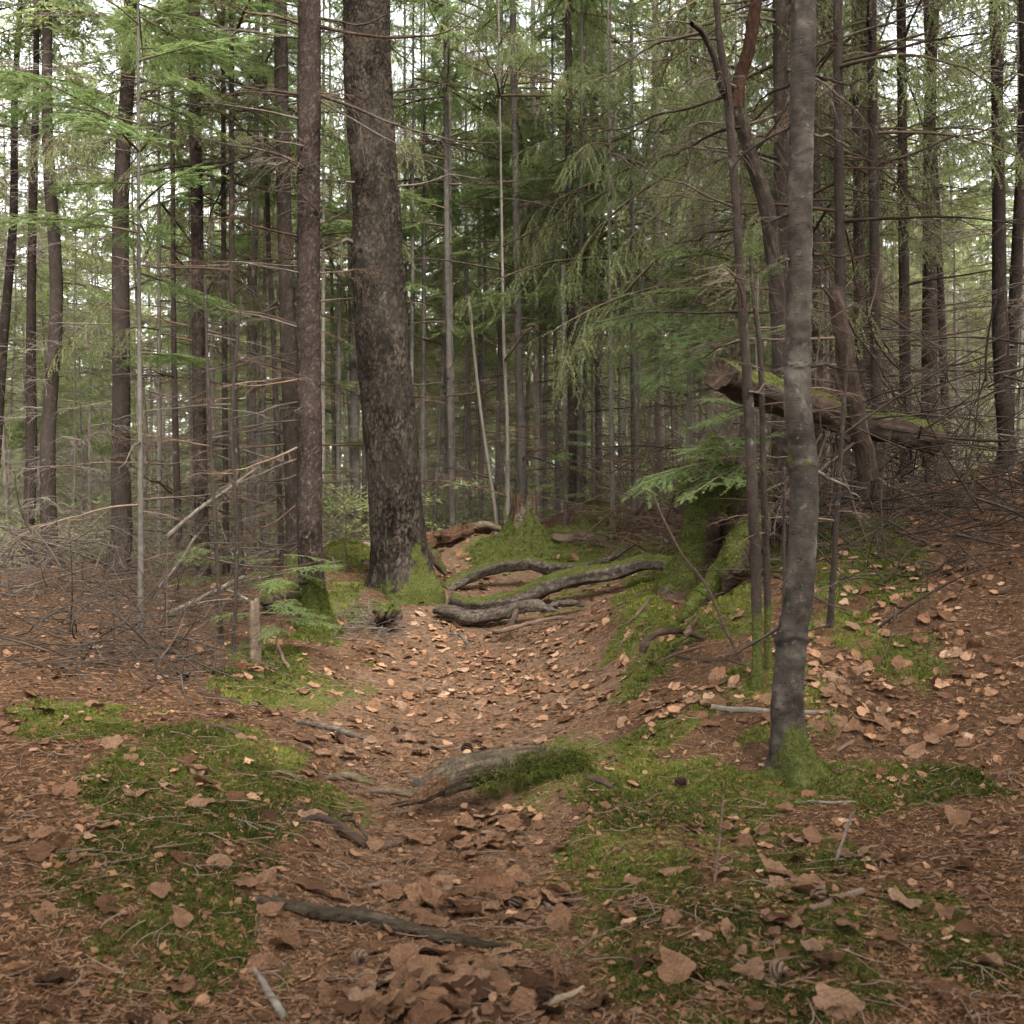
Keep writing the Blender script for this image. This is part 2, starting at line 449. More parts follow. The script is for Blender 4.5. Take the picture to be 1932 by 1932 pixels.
# ------------------------------------------------------------------ terrain
CP = [P(966, 1932, 2.15), P(480, 1932, 2.15), P(900, 1700, 2.85), P(1080, 1700, 2.83), P(960, 1500, 3.85), P(640, 1500, 3.83),
      P(880, 1350, 5.3), P(600, 1330, 5.3), P(920, 1240, 6.6), P(740, 1210, 6.9), P(900, 1172, 7.5), P(1050, 1165, 7.45), P(950, 1108, 8.6), P(1060, 1110, 8.4),
      P(900, 1055, 10), P(1010, 1050, 9.8), P(850, 1012, 12), P(1000, 1000, 12),
      P(330, 1900, 2.2), P(330, 1640, 2.9), P(330, 1440, 3.6), P(500, 1470, 3.75), P(330, 1330, 4.7), P(450, 1300, 5.2), P(600, 1210, 6.8), P(480, 1200, 6.4),
      P(650, 1105, 8.0), P(740, 1105, 8.0), P(820, 1110, 8.2), P(400, 1150, 7.5), P(340, 1060, 10), P(640, 1045, 11), P(700, 1150, 7.5),
      P(1600, 1900, 2.2), P(1600, 1700, 2.75), P(1350, 1700, 2.8), P(1300, 1480, 3.85), P(1510, 1470, 3.9), P(1600, 1420, 4.05), P(1560, 1230, 4.6), P(1700, 1300, 4.5),
      P(1300, 1250, 5.2), P(1180, 1230, 6.0), P(1210, 1130, 6.6), P(1430, 1240, 4.8), P(1120, 1310, 5.6), P(1280, 1100, 7.0), P(1200, 1065, 8.6),
      P(1380, 1120, 6.0), P(1400, 1050, 7.0), P(1590, 1030, 6.0), P(1250, 1010, 11), P(1130, 1000, 11.5), P(1450, 960, 10)]
CP = [tuple(c) for c in CP] + [(-3, 0, .05), (0, 0, 0), (3, 0, .1), (-3, -8, .1), (3, -8, .2), (-2.5, 3.5, .25), (2.6, 3.5, .3), (-5, 6, .35), (5.5, 6, 1.35), (-7, 12, .35),
      (5.5, 12, 1.6), (-10, 20, -.3), (0, 20, .72), (10, 22, 1.9), (-24, 40, -3.5), (0, 40, .3), (20, 40, 2.6), (-40, 80, -4), (0, 80, -.4), (40, 80, 4.5),
      (-90, 160, 0), (0, 160, 2), (90, 160, 9), (-40, 0, -2), (40, 0, 4), (-40, -40, -1), (40, -40, 3), (0, -40, 0), (-90, 40, -9), (90, 40, 7), (-160, 260, 12), (160, 260, 20), (0, 260, 14), (-160, -60, -8), (160, -60, 9)]
CP = np.array(CP)
CPW = np.stack([CP[:, 0], CP[:, 1]], 1)
def _tk(d2):
    return 0.5 * d2 * np.log(d2 + 1e-9)
_A = np.zeros((len(CP) + 3, len(CP) + 3))
_d2 = ((CPW[:, None] - CPW[None]) ** 2).sum(-1)
_A[:-3, :-3] = _tk(_d2) + np.eye(len(CP)) * 0.15
_A[:-3, -3] = 1; _A[:-3, -2:] = CPW
_A[-3, :-3] = 1; _A[-2:, :-3] = CPW.T
TPSW = np.linalg.solve(_A, np.concatenate([CP[:, 2], [0, 0, 0]]))

# hand-made humps: (px x, px y, depth, radius m, height m)
HUMPS = [(590, 1275, 5.6, .38, .07), (1215, 1125, 6.3, .26, .12), (1240, 1160, 6.0, .2, .07), (1390, 1150, 5.7, .35, .10), (1195, 1180, 5.9, .16, .06), (905, 1035, 10.2, .45, .24),
         (1040, 1030, 9.9, .5, .26), (1128, 985, 12.5, .6, .30), (650, 1062, 10.0, .4, .18), (1150, 1040, 9.5, .5, .05), (400, 1380, 4.2, .35, .05), (470, 1430, 3.9, .3, .03),
         (1010, 1455, 3.95, .26, .07), (1090, 1445, 4.0, .25, .05), (380, 1680, 2.75, .25, .04), (1580, 1120, 5.6, .3, .08), (1590, 1050, 6.4, .3, .1), (1300, 1205, 5.4, .2, .06),
         (560, 1130, 7.6, .25, .12), (1190, 1310, 5.2, .14, .05), (1270, 1380, 4.5, .2, .05)]
HUMPW = [(P(a, b, c)[0], c, r, h) for a, b, c, r, h in HUMPS]

def H0(X, Y):
    X = np.asarray(X, float); Y = np.asarray(Y, float)
    sh = X.shape
    q = np.stack([X.ravel(), Y.ravel()], 1)
    z = np.empty(len(q))
    for s in range(0, len(q), 20000):
        c = q[s:s + 20000]
        d2 = ((c[:, None] - CPW[None]) ** 2).sum(-1)
        z[s:s + 20000] = _tk(d2) @ TPSW[:-3] + TPSW[-3] + c @ TPSW[-2:]
    for hx, hy, r, h in HUMPW:
        z += h * np.exp(-((q[:, 0] - hx) ** 2 + (q[:, 1] - hy) ** 2) / (r * r * 0.6))
    return z.reshape(sh)

PATHY = [-40, -3, 0, 2.15, 2.85, 3.85, 5.3, 6.6, 7.5, 8.6, 10, 13, 17]
PATHL = [-.6, -.6, -.55, -.55, -.6, -.72, -1.2, -1.05, -.95, -.6, -.75, -1.2, -1.6]
PATHR = [.4, .4, .3, .21, .17, .2, .6, .75, .75, .85, .3, -.1, -.7]
def path_w(X, Y):
    l = np.interp(Y, PATHY, PATHL); r = np.interp(Y, PATHY, PATHR)
    c = (l + r) / 2; w = (r - l) / 2
    d = np.abs(X - c) / w
    q = np.stack([X * 2.3, Y * 2.3, X * 0], -1)
    d = d + 0.28 * fbm(q, 3, 91)
    return sstep(1.15, 0.8, d) * sstep(17, 14, Y)

def Hg(X, Y):
    X = np.asarray(X, float); Y = np.asarray(Y, float)
    z = H0(X, Y)
    q = np.stack([X, Y, X * 0], -1)
    near = 1.0 / (1.0 + np.maximum(Y, 0) * 0.02)
    pw = path_w(X, Y)
    z = z + near * (1 - .55 * pw) * (0.035 * fbm(q * 1.7, 2, 5) + 0.018 * fbm(q * 5.5, 2, 6)) + 0.007 * fbm(q * 19, 2, 8)
    return z - 0.03 * pw

def Hs(x, y):
    return float(Hg(np.array([x]), np.array([y]))[0])

_YS = np.geomspace(1.5, 45, 420)
def G(x, y):
    """the ground point seen at layout pixel x, y"""
    X = (x - 966) * K * _YS
    z = EYE - (y - 966) * K * _YS
    h = Hg(X, _YS)
    i = int(np.argmax(h > z)) if (h > z).any() else 300
    return np.array([X[i], _YS[i], h[i]])

# moss carpets: layout pixel ellipses, turned into ground ellipses
MOSSP = [(400, 1395, 110, 45, 1), (560, 1500, 110, 45, .9), (450, 1480, 120, 50, .75), (380, 1560, 90, 50, .55), (560, 1280, 120, 38, .95), (450, 1305, 50, 25, 1), (390, 1660, 70, 60, .85), (440, 1720, 70, 50, .8),
         (430, 1830, 100, 70, .5), (540, 1850, 30, 40, .7), (1000, 1460, 90, 40, 1.0), (1090, 1440, 80, 35, .9), (1210, 1400, 110, 35, .75), (1270, 1375, 60, 25, .95), (1190, 1310, 40, 30, .8), (1215, 1265, 50, 25, .9),
         (1300, 1480, 160, 50, .55), (1200, 1560, 130, 60, .55), (1260, 1640, 120, 60, .6), (1420, 1580, 150, 70, .5), (1330, 1750, 180, 80, .55), (1500, 1850, 130, 80, .65), (1250, 1850, 150, 80, .5), (1560, 1620, 70, 60, .6),
         (1540, 1480, 80, 35, .95), (1420, 1390, 60, 30, .6), (1215, 1130, 60, 45, 1), (1195, 1180, 45, 22, .9), (1390, 1150, 80, 50, .95), (1320, 1190, 70, 30, .9), (1290, 1060, 60, 30, .7), (1570, 1120, 60, 60, .8), (1590, 1050, 50, 40, .7),
         (905, 1035, 60, 24, 1), (1030, 1035, 90, 30, 1), (1150, 1030, 80, 20, .8), (1130, 985, 60, 25, .8), (650, 1060, 55, 25, 1), (760, 1120, 70, 14, .7), (660, 1105, 60, 14, .6), (735, 1150, 40, 18, .8), (600, 1190, 60, 26, .8),
         (1010, 1070, 160, 10, .55), (1090, 1120, 70, 14, .6), (1060, 1155, 50, 8, .5), (930, 1700, 30, 20, .25), (820, 1650, 25, 18, .3), (720, 1262, 30, 8, .5), (1100, 1470, 70, 40, .6), (620, 1130, 60, 20, .7), (560, 1130, 40, 25, .8), (980, 1790, 90, 20, .45),
         (230, 1450, 110, 60, .9), (200, 1650, 120, 80, .7), (150, 1350, 120, 40, .7), (1720, 1500, 120, 70, .7), (1750, 1750, 140, 100, .55), (1720, 1250, 100, 60, .6), (260, 1850, 100, 80, .5), (1250, 1500, 220, 70, .6), (1400, 1500, 150, 60, .55), (1480, 1700, 170, 110, .6), (1250, 1760, 190, 110, .6), (1350, 1880, 260, 70, .6), (1150, 1640, 110, 80, .5), (420, 1440, 130, 80, .85), (360, 1560, 110, 80, .75), (500, 1560, 110, 50, .6), (400, 1760, 120, 110, .65), (360, 1900, 90, 60, .55), (500, 1640, 60, 60, .4), (640, 1290, 70, 30, .55), (500, 1250, 90, 30, .7), (1450, 1290, 90, 60, .5), (1350, 1330, 90, 30, .45), (1260, 1210, 110, 40, .75), (1240, 1090, 70, 30, .7), (690, 1180, 60, 30, .6), (620, 1160, 50, 30, .7), (1560, 1350, 90, 50, .4), (1600, 1180, 90, 60, .7), (1660, 1080, 110, 60, .75), (1600, 990, 90, 40, .7), (1480, 1060, 60, 60, .7)]
MOSSW = []
for (a, b, rx, ry, s) in MOSSP:
    g0 = G(a, b); g1 = G(a, b - ry); g2 = G(a, b + ry)
    s = min(1.0, s * 1.35 + .05)
    MOSSW.append((g0[0], g0[1], rx * K * g0[1], float(np.clip((g1[1] - g2[1]) / 2, .08, 1.0)), s))

def moss_w(X, Y):
    m = np.zeros(np.shape(X))
    q = np.stack([X, Y, X * 0], -1)
    nz = 0.45 * fbm(q * 4.0, 3, 33)
    for cx, cy, rx, ry, s in MOSSW:
        d = np.sqrt(((X - cx) / rx) ** 2 + ((Y - cy) / ry) ** 2) + nz
        m = np.maximum(m, s * sstep(1.35, 0.6, d))
    far = 0.35 * sstep(0.1, 0.5, fbm(q * 0.7, 3, 71)) * sstep(5, 9, Y)
    m = np.maximum(m, far)
    patch = sstep(-0.30, 0.30, fbm(q * 11, 3, 44) + (m - .62) * 1.5)
    return np.clip(m * 1.35, 0, 1) * (0.42 + 0.58 * patch)

def axis(lo, hi, a, b, step, grow):
    mid = list(np.arange(a, b, step))
    out, s, v = [], step, b
    while v < hi:
        out.append(v); s *= grow; v += s
    out.append(hi)
    pre, s, v = [], step, a
    while v > lo:
        s *= grow; v -= s; pre.append(v)
    return np.array(pre[::-1] + mid + out)

gx = axis(-150, 150, -2.1, 2.3, 0.028, 1.08)
gy = axis(-50, 190, 1.7, 6.2, 0.028, 1.028)
XX, YY = np.meshgrid(gx, gy)
ZZ = Hg(XX, YY)
MM = moss_w(XX, YY)
PW = path_w(XX, YY)
nx, ny = len(gx), len(gy)
idx = np.arange(nx * ny).reshape(ny, nx)
quads = np.stack([idx[:-1, :-1], idx[:-1, 1:], idx[1:, 1:], idx[1:, :-1]], -1).reshape(-1, 4)
pq = PW.ravel()[quads].mean(1) > 0.5
GV = np.stack([XX, YY, ZZ], -1).reshape(-1, 3)
def sub_sheet(name, q):
    u, inv = np.unique(q.ravel(), return_inverse=True)
    mb = MB()
    mb.add(GV[u], Q=inv.reshape(-1, 4), moss=MM.ravel()[u] * (1 - .4 * PW.ravel()[u]), tint=PW.ravel()[u])
    o = obj(name, mb.mesh(name, M['soil']))
    o['kind'] = 'structure'
    return o
ground = sub_sheet('ground', quads[~pq])
ground['label'] = 'mossy forest floor of brown needles on both sides of the trail'
path = sub_sheet('path', quads[pq])
path['label'] = 'trodden trail of brown needles and dead leaves'

def gnormal(X, Y, e=0.04):
    zx = (Hg(X + e, Y) - Hg(X - e, Y)) / (2 * e); zy = (Hg(X, Y + e) - Hg(X, Y - e)) / (2 * e)
    return nrm(np.stack([-zx, -zy, np.ones_like(zx)], -1))

# ------------------------------------------------------------------ moss fronds
def fronds(mb, Pt, Nn, size, blades=8, rng=RNG, bright=None):
    """little tufts: Pt (n,3) feet, Nn (n,3) directions, size (n,)"""
    n = len(Pt)
    if n == 0: return
    b = blades
    r = rng.normal(size=(n, b, 3))
    Nn = nrm(Nn)[:, None, :]
    tang = nrm(r - (r * Nn).sum(-1, keepdims=True) * Nn)
    lean = rng.uniform(0.35, 1.35, (n, b, 1))
    d = nrm(Nn + tang * lean)
    L = size[:, None, None] * rng.uniform(0.6, 1.25, (n, b, 1))
    foot = Pt[:, None, :] + tang * size[:, None, None] * rng.uniform(0, .5, (n, b, 1)) - Nn * 0.004
    side = nrm(np.cross(d, rng.normal(size=(n, b, 3))))
    w = L * 0.21
    V = np.stack([foot - side * w * .5, foot + side * w * .5, foot + d * L], 2).reshape(-1, 3)
    i = np.arange(n * b) * 3
    t0 = (rng.uniform(0, 1, (n, 1)) * .6 + rng.uniform(0, .4, (n, b))) if bright is None else np.clip(bright[:, None] + rng.uniform(-.25, .25, (n, b)), 0, 1)
    mb.add(V, T=np.stack([i, i + 1, i + 2], 1), tint=np.repeat(t0.ravel(), 3))

def ground_points(n, y0, y1, half=0.56, power=1.0):
    u = RNG.uniform(0, 1, n)
    Y = y0 * (y1 / y0) ** u if power == 1.0 else (y0 ** (1 - power) + u * (y1 ** (1 - power) - y0 ** (1 - power))) ** (1 / (1 - power))
    X = RNG.uniform(-1, 1, n) * (half * Y + 0.1)
    return X, Y

X, Y = ground_points(330000, 1.75, 12)
m = moss_w(X, Y) * (1 - .85 * path_w(X, Y))
keep = RNG.uniform(0, 1, len(X)) < np.clip((m - .10) * 1.5, 0, 1)
X, Y, m = X[keep], Y[keep], m[keep]
Z = Hg(X, Y)
mb = MB()
br = np.clip(0.50 + 0.42 * fbm(np.stack([X * 2.2, Y * 2.2, X * 0], -1), 2, 55), 0, 1)
fronds(mb, np.stack([X, Y, Z], -1), gnormal(X, Y), RNG.uniform(.008, .017, len(X)) * (0.75 + Y * 0.16) * (0.6 + .5 * m), 6, bright=br)
mo = obj('moss', mb.mesh('moss', M['mosst'], False)); mo['kind'] = 'stuff'
mo['label'] = 'green moss growing in patches over the forest floor'; mo['category'] = 'moss'

# ------------------------------------------------------------------ fallen needles
X, Y = ground_points(240000, 1.7, 9, power=1.3)
Z = Hg(X, Y)
n = len(X)
mv = moss_w(X, Y)
keep = RNG.uniform(0, 1, n) > mv * .55
X, Y, Z = X[keep], Y[keep], Z[keep]; n = len(X)
N_ = gnormal(X, Y)
a = RNG.uniform(0, 2 * math.pi, n)
d = np.stack([np.cos(a), np.sin(a), RNG.uniform(-.25, .45, n)], -1)
d = nrm(d - (d * N_).sum(-1, keepdims=True) * N_ * .8)
s = nrm(np.cross(d, N_ + RNG.normal(size=(n, 3)) * .5))
L = (RNG.uniform(.012, .034, n) * (0.8 + .10 * Y))[:, None]
w = L * 0.06
p0 = np.stack([X, Y, Z + RNG.uniform(.001, .006, n)], -1)
V = np.stack([p0 - s * w, p0 + s * w, p0 + d * L], 1).reshape(-1, 3)
mb = MB()
mb.add(V, T=np.arange(3 * n).reshape(-1, 3), tint=np.repeat(RNG.uniform(0, 1, n) ** 1.2, 3))
lo = obj('needle_litter', mb.mesh('needle_litter', M['needle'], False)); lo['kind'] = 'stuff'
lo['label'] = 'brown fallen conifer needles strewn over trail and floor'; lo['category'] = 'needles'

# crumbs of old leaves
X, Y = ground_points(16000, 1.7, 11, power=1.1)
n = len(X); N_ = nrm(gnormal(X, Y) + RNG.normal(size=(n, 3)) * .35)
u_ = nrm(np.cross(N_, RNG.normal(size=(n, 3)))); v__ = np.cross(N_, u_)
L = (RNG.uniform(.006, .020, n) * (.8 + .06 * Y))[:, None]
p0 = np.stack([X, Y, Hg(X, Y) + RNG.uniform(.002, .010, n)], -1)
V = np.stack([p0 - u_ * L, p0 - v__ * L * RNG.uniform(.3, .8, (n, 1)), p0 + u_ * L * RNG.uniform(.5, 1, (n, 1)), p0 + v__ * L * RNG.uniform(.3, .8, (n, 1))], 1).reshape(-1, 3)
mb = MB(); mb.add(V, Q=np.arange(4 * n).reshape(-1, 4), tint=np.repeat(RNG.uniform(.05, .8, n), 4))
lo = obj('leaf_crumbs', mb.mesh('leaf_crumbs', M['needle'], False)); lo['kind'] = 'stuff'
lo['label'] = 'crumbs of old brown leaves strewn over trail and floor'; lo['category'] = 'litter'

# ------------------------------------------------------------------ dead leaves
def leaf_mesh(seed, n=24):
    r = np.random.default_rng(900 + seed)
    th = np.arange(n) * 2 * math.pi / n
    kind = seed % 5
    base = np.full(n, .47)
    am = np.abs(((th + math.pi) % (2 * math.pi)) - math.pi)                 # 0 at the tip
    base = base * (1 + .20 * np.exp(-(am / .28) ** 2))                        # pointed tip
    if kind in (1, 4): base = base * (1 - .26 * np.exp(-((math.pi - am) / .3) ** 2))   # heart shaped foot
    if kind == 2: base = base * (1 + .17 * np.cos(3 * th))
    if kind == 3: base = base * (1 + .09 * np.cos(5 * th))
    lowf = np.interp(th, np.linspace(0, 2 * math.pi, 8), np.append(r.uniform(-.10, .08, 7), 0))
    rad = base * (1 + lowf + .035 * (np.arange(n) % 2 - .5) + r.uniform(-.025, .025, n))
    if seed % 3 == 2:                                     # a torn leaf
        k = int(r.integers(n))
        for q in range(max(2, n // 7)): rad[(k + q) % n] *= r.uniform(.5, .8)
    wy = r.uniform(.62, .92)
    px, py = rad * np.cos(th), rad * np.sin(th) * wy
    k_ = (.95, .35, .6, .3)[seed % 4]
    c1, c2, tw, fo = r.uniform(-1.0, 1.3) * k_, r.uniform(-.8, .8) * k_, r.uniform(-.9, .9) * k_, r.uniform(-.15, .35) * k_
    ph = r.uniform(0, 6, 4)
    def zz(x, y):
        return c1 * y * y + c2 * x * x + tw * x * y + fo * abs(y) + .035 * math.sin(9 * x + 6 * y + ph[0]) + .03 * math.sin(14 * y - 5 * x + ph[1])
    V = [(0, 0, float(zz(0, 0)))]
    for k, f in ((0, .6), (1, 1.0)):
        for i in range(n):
            x, y = px[i] * f, py[i] * f
            V.append((x, y, float(zz(x, y)) + (r.uniform(-.02, .03) if k else 0)))
    V = np.array(V); V[:, 2] -= np.percentile(V[:, 2], 25)
    T = [(0, 1 + i, 1 + (i + 1) % n) for i in range(n)]
    Q = [(1 + i, 1 + n + i, 1 + n + (i + 1) % n, 1 + (i + 1) % n) for i in range(n)]
    return V, Q, T
LEAFV = [leaf_mesh(s, 11) for s in range(24)]
LEAFM = []
for i in range(24):
    V, Q, T = leaf_mesh(i, 24)
    mb = MB(); mb.add(V, Q=Q, T=T, tint=i / 24)
    LEAFM.append(mb.mesh('leaf', M['leaf']))

LEAFZ = [(960, 1270, 230, 70, 1.0), (1050, 1200, 130, 40, 1.0), (880, 1190, 120, 28, 1.0), (800, 1260, 120, 40, .7), (850, 1330, 150, 40, .6), (880, 1105, 70, 25, .9), (850, 1065, 60, 20, 1.0), (1000, 1330, 200, 50, .75), (700, 1400, 120, 40, .5), (880, 1440, 150, 30, .5),
         (900, 1580, 190, 60, .85), (880, 1700, 220, 70, .65), (780, 1860, 240, 90, 1.0), (960, 1840, 120, 80, .6), (1580, 1250, 110, 130, 1.1), (1580, 1080, 80, 80, .8), (1530, 1350, 120, 40, .8), (1200, 1250, 120, 50, .8),
         (1320, 1310, 140, 45, .7), (1290, 1120, 50, 60, .5), (1450, 1640, 160, 90, .18), (1560, 1720, 80, 90, .4), (400, 1340, 120, 30, .3), (370, 1480, 60, 30, .25), (400, 1640, 70, 30, .25), (1180, 1080, 90, 20, .8), (1060, 1060, 60, 10, .6),
         (480, 1270, 60, 20, .4), (1720, 1250, 150, 150, .9), (1720, 1100, 150, 80, .8), (200, 1500, 150, 150, .15), (1750, 1700, 150, 150, .3), (1480, 1790, 150, 80, .15), (600, 1600, 80, 60, .2), (660, 1680, 120, 40, .3)]
LEAFW = []
for (a, b, rx, ry, s) in LEAFZ:
    g0 = G(a, b); g1 = G(a, b - ry); g2 = G(a, b + ry)
    LEAFW.append((g0[0], g0[1], rx * K * g0[1], float(np.clip((g1[1] - g2[1]) / 2, .1, 1.6)), s))
def leaf_w(X, Y):
    q = np.stack([X, Y, X * 0], -1)
    m = np.full(np.shape(X), 0.05) + .10 * sstep(7, 10, Y)
    nz = .4 * fbm(q * 3, 3, 66)
    for cx, cy, rx, ry, s in LEAFW:
        m = np.maximum(m, s * sstep(1.2, .5, np.sqrt(((X - cx) / rx) ** 2 + ((Y - cy) / ry) ** 2) + nz))
    return m * (.45 + .55 * sstep(-.3, .4, fbm(q * 5, 2, 67)))
X, Y = ground_points(40000, 1.75, 14, power=1.05)
keep = RNG.uniform(0, 1, len(X)) < leaf_w(X, Y) * np.clip(.34 + .11 * (Y - 2), .34, 1.0)
X, Y = X[keep], Y[keep]; n = len(X)
size = (.024 + .085 * RNG.uniform(0, 1, n) ** 1.7) * np.where(Y > 6, .95, 1.0) * np.where((Y < 3.4) & (path_w(X, Y) > .4), 1.3, 1.0)
# single leaves that stand out in the photograph
HERO = [(1273, 1845, .125), (1376, 1765, .085), (1310, 1672, .085), (1425, 1582, .11), (1400, 1645, .10), (1503, 1628, .09), (1535, 1695, .13), (1470, 1740, .075), (1535, 1590, .10), (1310, 1570, .07), (1195, 1490, .06), (1140, 1525, .07), (1120, 1500, .06),
        (1010, 1615, .075), (1055, 1610, .07), (955, 1505, .10), (920, 1545, .11), (820, 1560, .075), (840, 1585, .085), (770, 1632, .075), (600, 1605, .06), (640, 1700, .08), (660, 1690, .08), (800, 1745, .09), (820, 1770, .10), (540, 1795, .10),
        (700, 1800, .09), (760, 1830, .12), (840, 1860, .13), (930, 1850, .11), (700, 1870, .10), (620, 1880, .09), (780, 1905, .12), (860, 1915, .11), (370, 1460, .10), (400, 1495, .07), (350, 1625, .11), (410, 1640, .08), (500, 1665, .09),
        (700, 1235, .13), (930, 1245, .06), (985, 1650, .09), (920, 1670, .10), (1580, 1910, .12), (1420, 1840, .09), (1560, 1820, .08), (470, 1450, .06), (590, 1298, .07), (485, 1332, .09), (870, 1395, .09), (905, 1460, .08)]
hx = np.array([G(a, b)[:2] for a, b, s in HERO])
X = np.concatenate([X, hx[:, 0]]); Y = np.concatenate([Y, hx[:, 1]]); size = np.concatenate([size, [s * .95 for a, b, s in HERO]])
n = len(X)
Z = Hg(X, Y) + RNG.uniform(0, .018, n)
N_ = gnormal(X, Y, .06)
tilt = nrm(N_ + RNG.normal(size=(n, 3)) * np.where(RNG.uniform(0, 1, (n, 1)) < .25, .5, .2))
yaw = RNG.uniform(0, 2 * math.pi, n)
onpath = path_w(X, Y) > .5
app = (size / Y)
var = RNG.integers(0, len(LEAFM), n)
def leaf_mats(i):
    z = Vector(tilt[i]); q = Vector((0, 0, 1)).rotation_difference(z) @ Quaternion((0, 0, 1), yaw[i])
    return q
single = np.zeros(n, bool)
for flag in (True, False):
    ii = np.where(onpath == flag)[0]
    ii = ii[np.argsort(-app[ii])][:300]
    single[ii] = True
    par = path if flag else ground
    for i in ii:
        o = bpy.data.objects.new('leaf', LEAFM[var[i]])
        o.rotation_mode = 'QUATERNION'
        o.rotation_quaternion = leaf_mats(i)
        o.location = (X[i], Y[i], Z[i]); s = size[i]
        o.scale = (s, s, s); o.parent = par
        COL.objects.link(o)
for flag in (True, False):
    mb = MB()
    for i in np.where((onpath == flag) & ~single)[0]:
        R = np.array(leaf_mats(i).to_matrix())
        V, Q, T = LEAFV[var[i]]
        mb.add((V * size[i]) @ R.T + np.array([X[i], Y[i], Z[i]]), Q=Q, T=T, tint=RNG.uniform())
    if mb.n:
        o = obj('leaf_litter', mb.mesh('leaf_litter', M['leaf']), path if flag else ground); o['kind'] = 'stuff'

# ------------------------------------------------------------------ branches
def side_twigs(C, rng, n, lmax, t0=.12, ang=55, droop=.1, planar=.25, pts=5, hang=0.0, curve=.2):
    """twigs off a centre line C (p,3): returns (n,pts,3) lines and the parameter of each root"""
    p = len(C)
    t = np.sort(rng.uniform(t0, .985, n))
    u = t * (p - 1); i = np.minimum(u.astype(int), p - 2); f = (u - i)[:, None]
    root = C[i] * (1 - f) + C[i + 1] * f
    tan = nrm(C[i + 1] - C[i])
    sgn = np.where(np.arange(n) % 2 == 0, 1, -1)[:, None]
    up = np.array([[0, 0, 1.0]])
    lat = nrm(np.cross(tan, up) + 1e-6)
    a = np.radians(ang + rng.normal(0, 11, n))[:, None]
    d = tan * np.cos(a) + lat * sgn * np.sin(a) + np.array([[0, 0, 1.0]]) * rng.normal(0, planar, (n, 1))
    d = nrm(d)
    prof = np.minimum(1, (t - t0 + .12) / .25) * (1 - t) ** .75 + .12
    L = (lmax * prof * rng.uniform(.55, 1.15, n))[:, None, None]
    s = np.linspace(0, 1, pts)[None, :, None]
    line = root[:, None] + d[:, None] * L * s + tan[:, None] * L * curve * s ** 2
    line[..., 2] -= (droop * L[..., 0] * s[..., 0] ** 2) + hang * L[..., 0] * s[..., 0] ** 1.3
    return line, t

def needles(mb, lines, rng, per_m, nl, nw, flat, mat, start=0.0):
    k, p, _ = lines.shape
    seg = np.linalg.norm(np.diff(lines, axis=1), axis=-1)
    ln = seg.sum(1)
    cnt = np.maximum((ln * per_m * (1 - start)).astype(int), 2)
    ki = np.repeat(np.arange(k), cnt)
    n = len(ki)
    u = (start + (1 - start) * rng.uniform(0, 1, n)) * (p - 1)
    i = np.minimum(u.astype(int), p - 2); f = (u - i)[:, None]
    a, b = lines[ki, i], lines[ki, i + 1]
    root = a * (1 - f) + b * f
    tan = nrm(b - a)
    lat = nrm(np.cross(tan, np.array([[0, 0, 1.0]])) + 1e-6)
    nup = np.cross(lat, tan)
    if flat:
        sg = rng.choice([-1, 1], n)[:, None]
        d = lat * sg * rng.uniform(.7, 1, (n, 1)) + nup * rng.uniform(-.1, .45, (n, 1)) + tan * rng.uniform(.35, .75, (n, 1))
    else:
        th = rng.uniform(-2.6, 2.6, n)[:, None] 
        d = lat * np.sin(th) + nup * np.cos(th) + tan * rng.uniform(.6, 1.2, (n, 1))
    d = nrm(d)
    L = nl * rng.uniform(.7, 1.2, (n, 1))
    wv = nrm(np.cross(d, nup + rng.normal(0, .35, (n, 3)))) * nw
    V = np.stack([root - wv * .5, root + wv * .5, root + d * L], 1).reshape(-1, 3)
    mb.add(V, T=np.arange(3 * n).reshape(-1, 3), mat=mat, tint=np.repeat(rng.uniform(0, 1, n), 3))

def branch_build(C, r0, rng, mb=None, n1=22, l1=.4, n2=3, needle=None, droop=.1, hang=0., ang=55, planar=.2, sides=5, twig_r=.0022, start=.25, bare=0., lod=0, wig=.02):
    """a branch along C: axis, side twigs, their twigs, needles. mats: 0 wood, 1 needles"""
    mb = mb or MB()
    C = np.asarray(C, float)
    p = len(C)
    C = C + wig * np.stack([fbm(np.stack([np.linspace(0, 5, p), np.full(p, q * 9.1 + rng.uniform(0, 50)), np.zeros(p)], -1), 2, 3) for q in range(3)], -1) * np.linspace(0, 1, p)[:, None]
    R = r0 * (1 - np.linspace(0, 1, p)) ** .8 + .0012
    V, Q = tubes(C, R, sides)
    mb.add(V, Q=Q)
    L1, t1 = side_twigs(C, rng, n1, l1, ang=ang, droop=droop, planar=planar, hang=hang, t0=.10 + bare, pts=5 if lod == 0 else 3)
    ns = 3
    V, Q = tubes(L1, np.linspace(1, .45, L1.shape[1])[None] * np.full((len(L1), 1), twig_r), ns)
    mb.add(V, Q=Q)
    allL = [L1]
    if n2:
        LL = []
        for k in range(len(L1)):
            if np.linalg.norm(L1[k, -1] - L1[k, 0]) > l1 * .3:
                q, _ = side_twigs(L1[k], rng, n2, l1 * .42, t0=.2, ang=50, droop=droop, planar=planar * 1.4, pts=L1.shape[1], hang=hang * .8)
                LL.append(q)
        if LL:
            L2 = np.concatenate(LL)
            V, Q = tubes(L2, np.linspace(1, .5, L2.shape[1])[None] * np.full((len(L2), 1), twig_r * .62), ns)
            mb.add(V, Q=Q)
            allL.append(L2)
    if needle:
        per_m, nl, nw, flat = needle
        for q in allL:
            needles(mb, q, rng, per_m, nl, nw, flat, 1)
        j = max(2, int(p * start))
        needles(mb, C[None, j:], rng, per_m, nl, nw, flat, 1)
    return mb

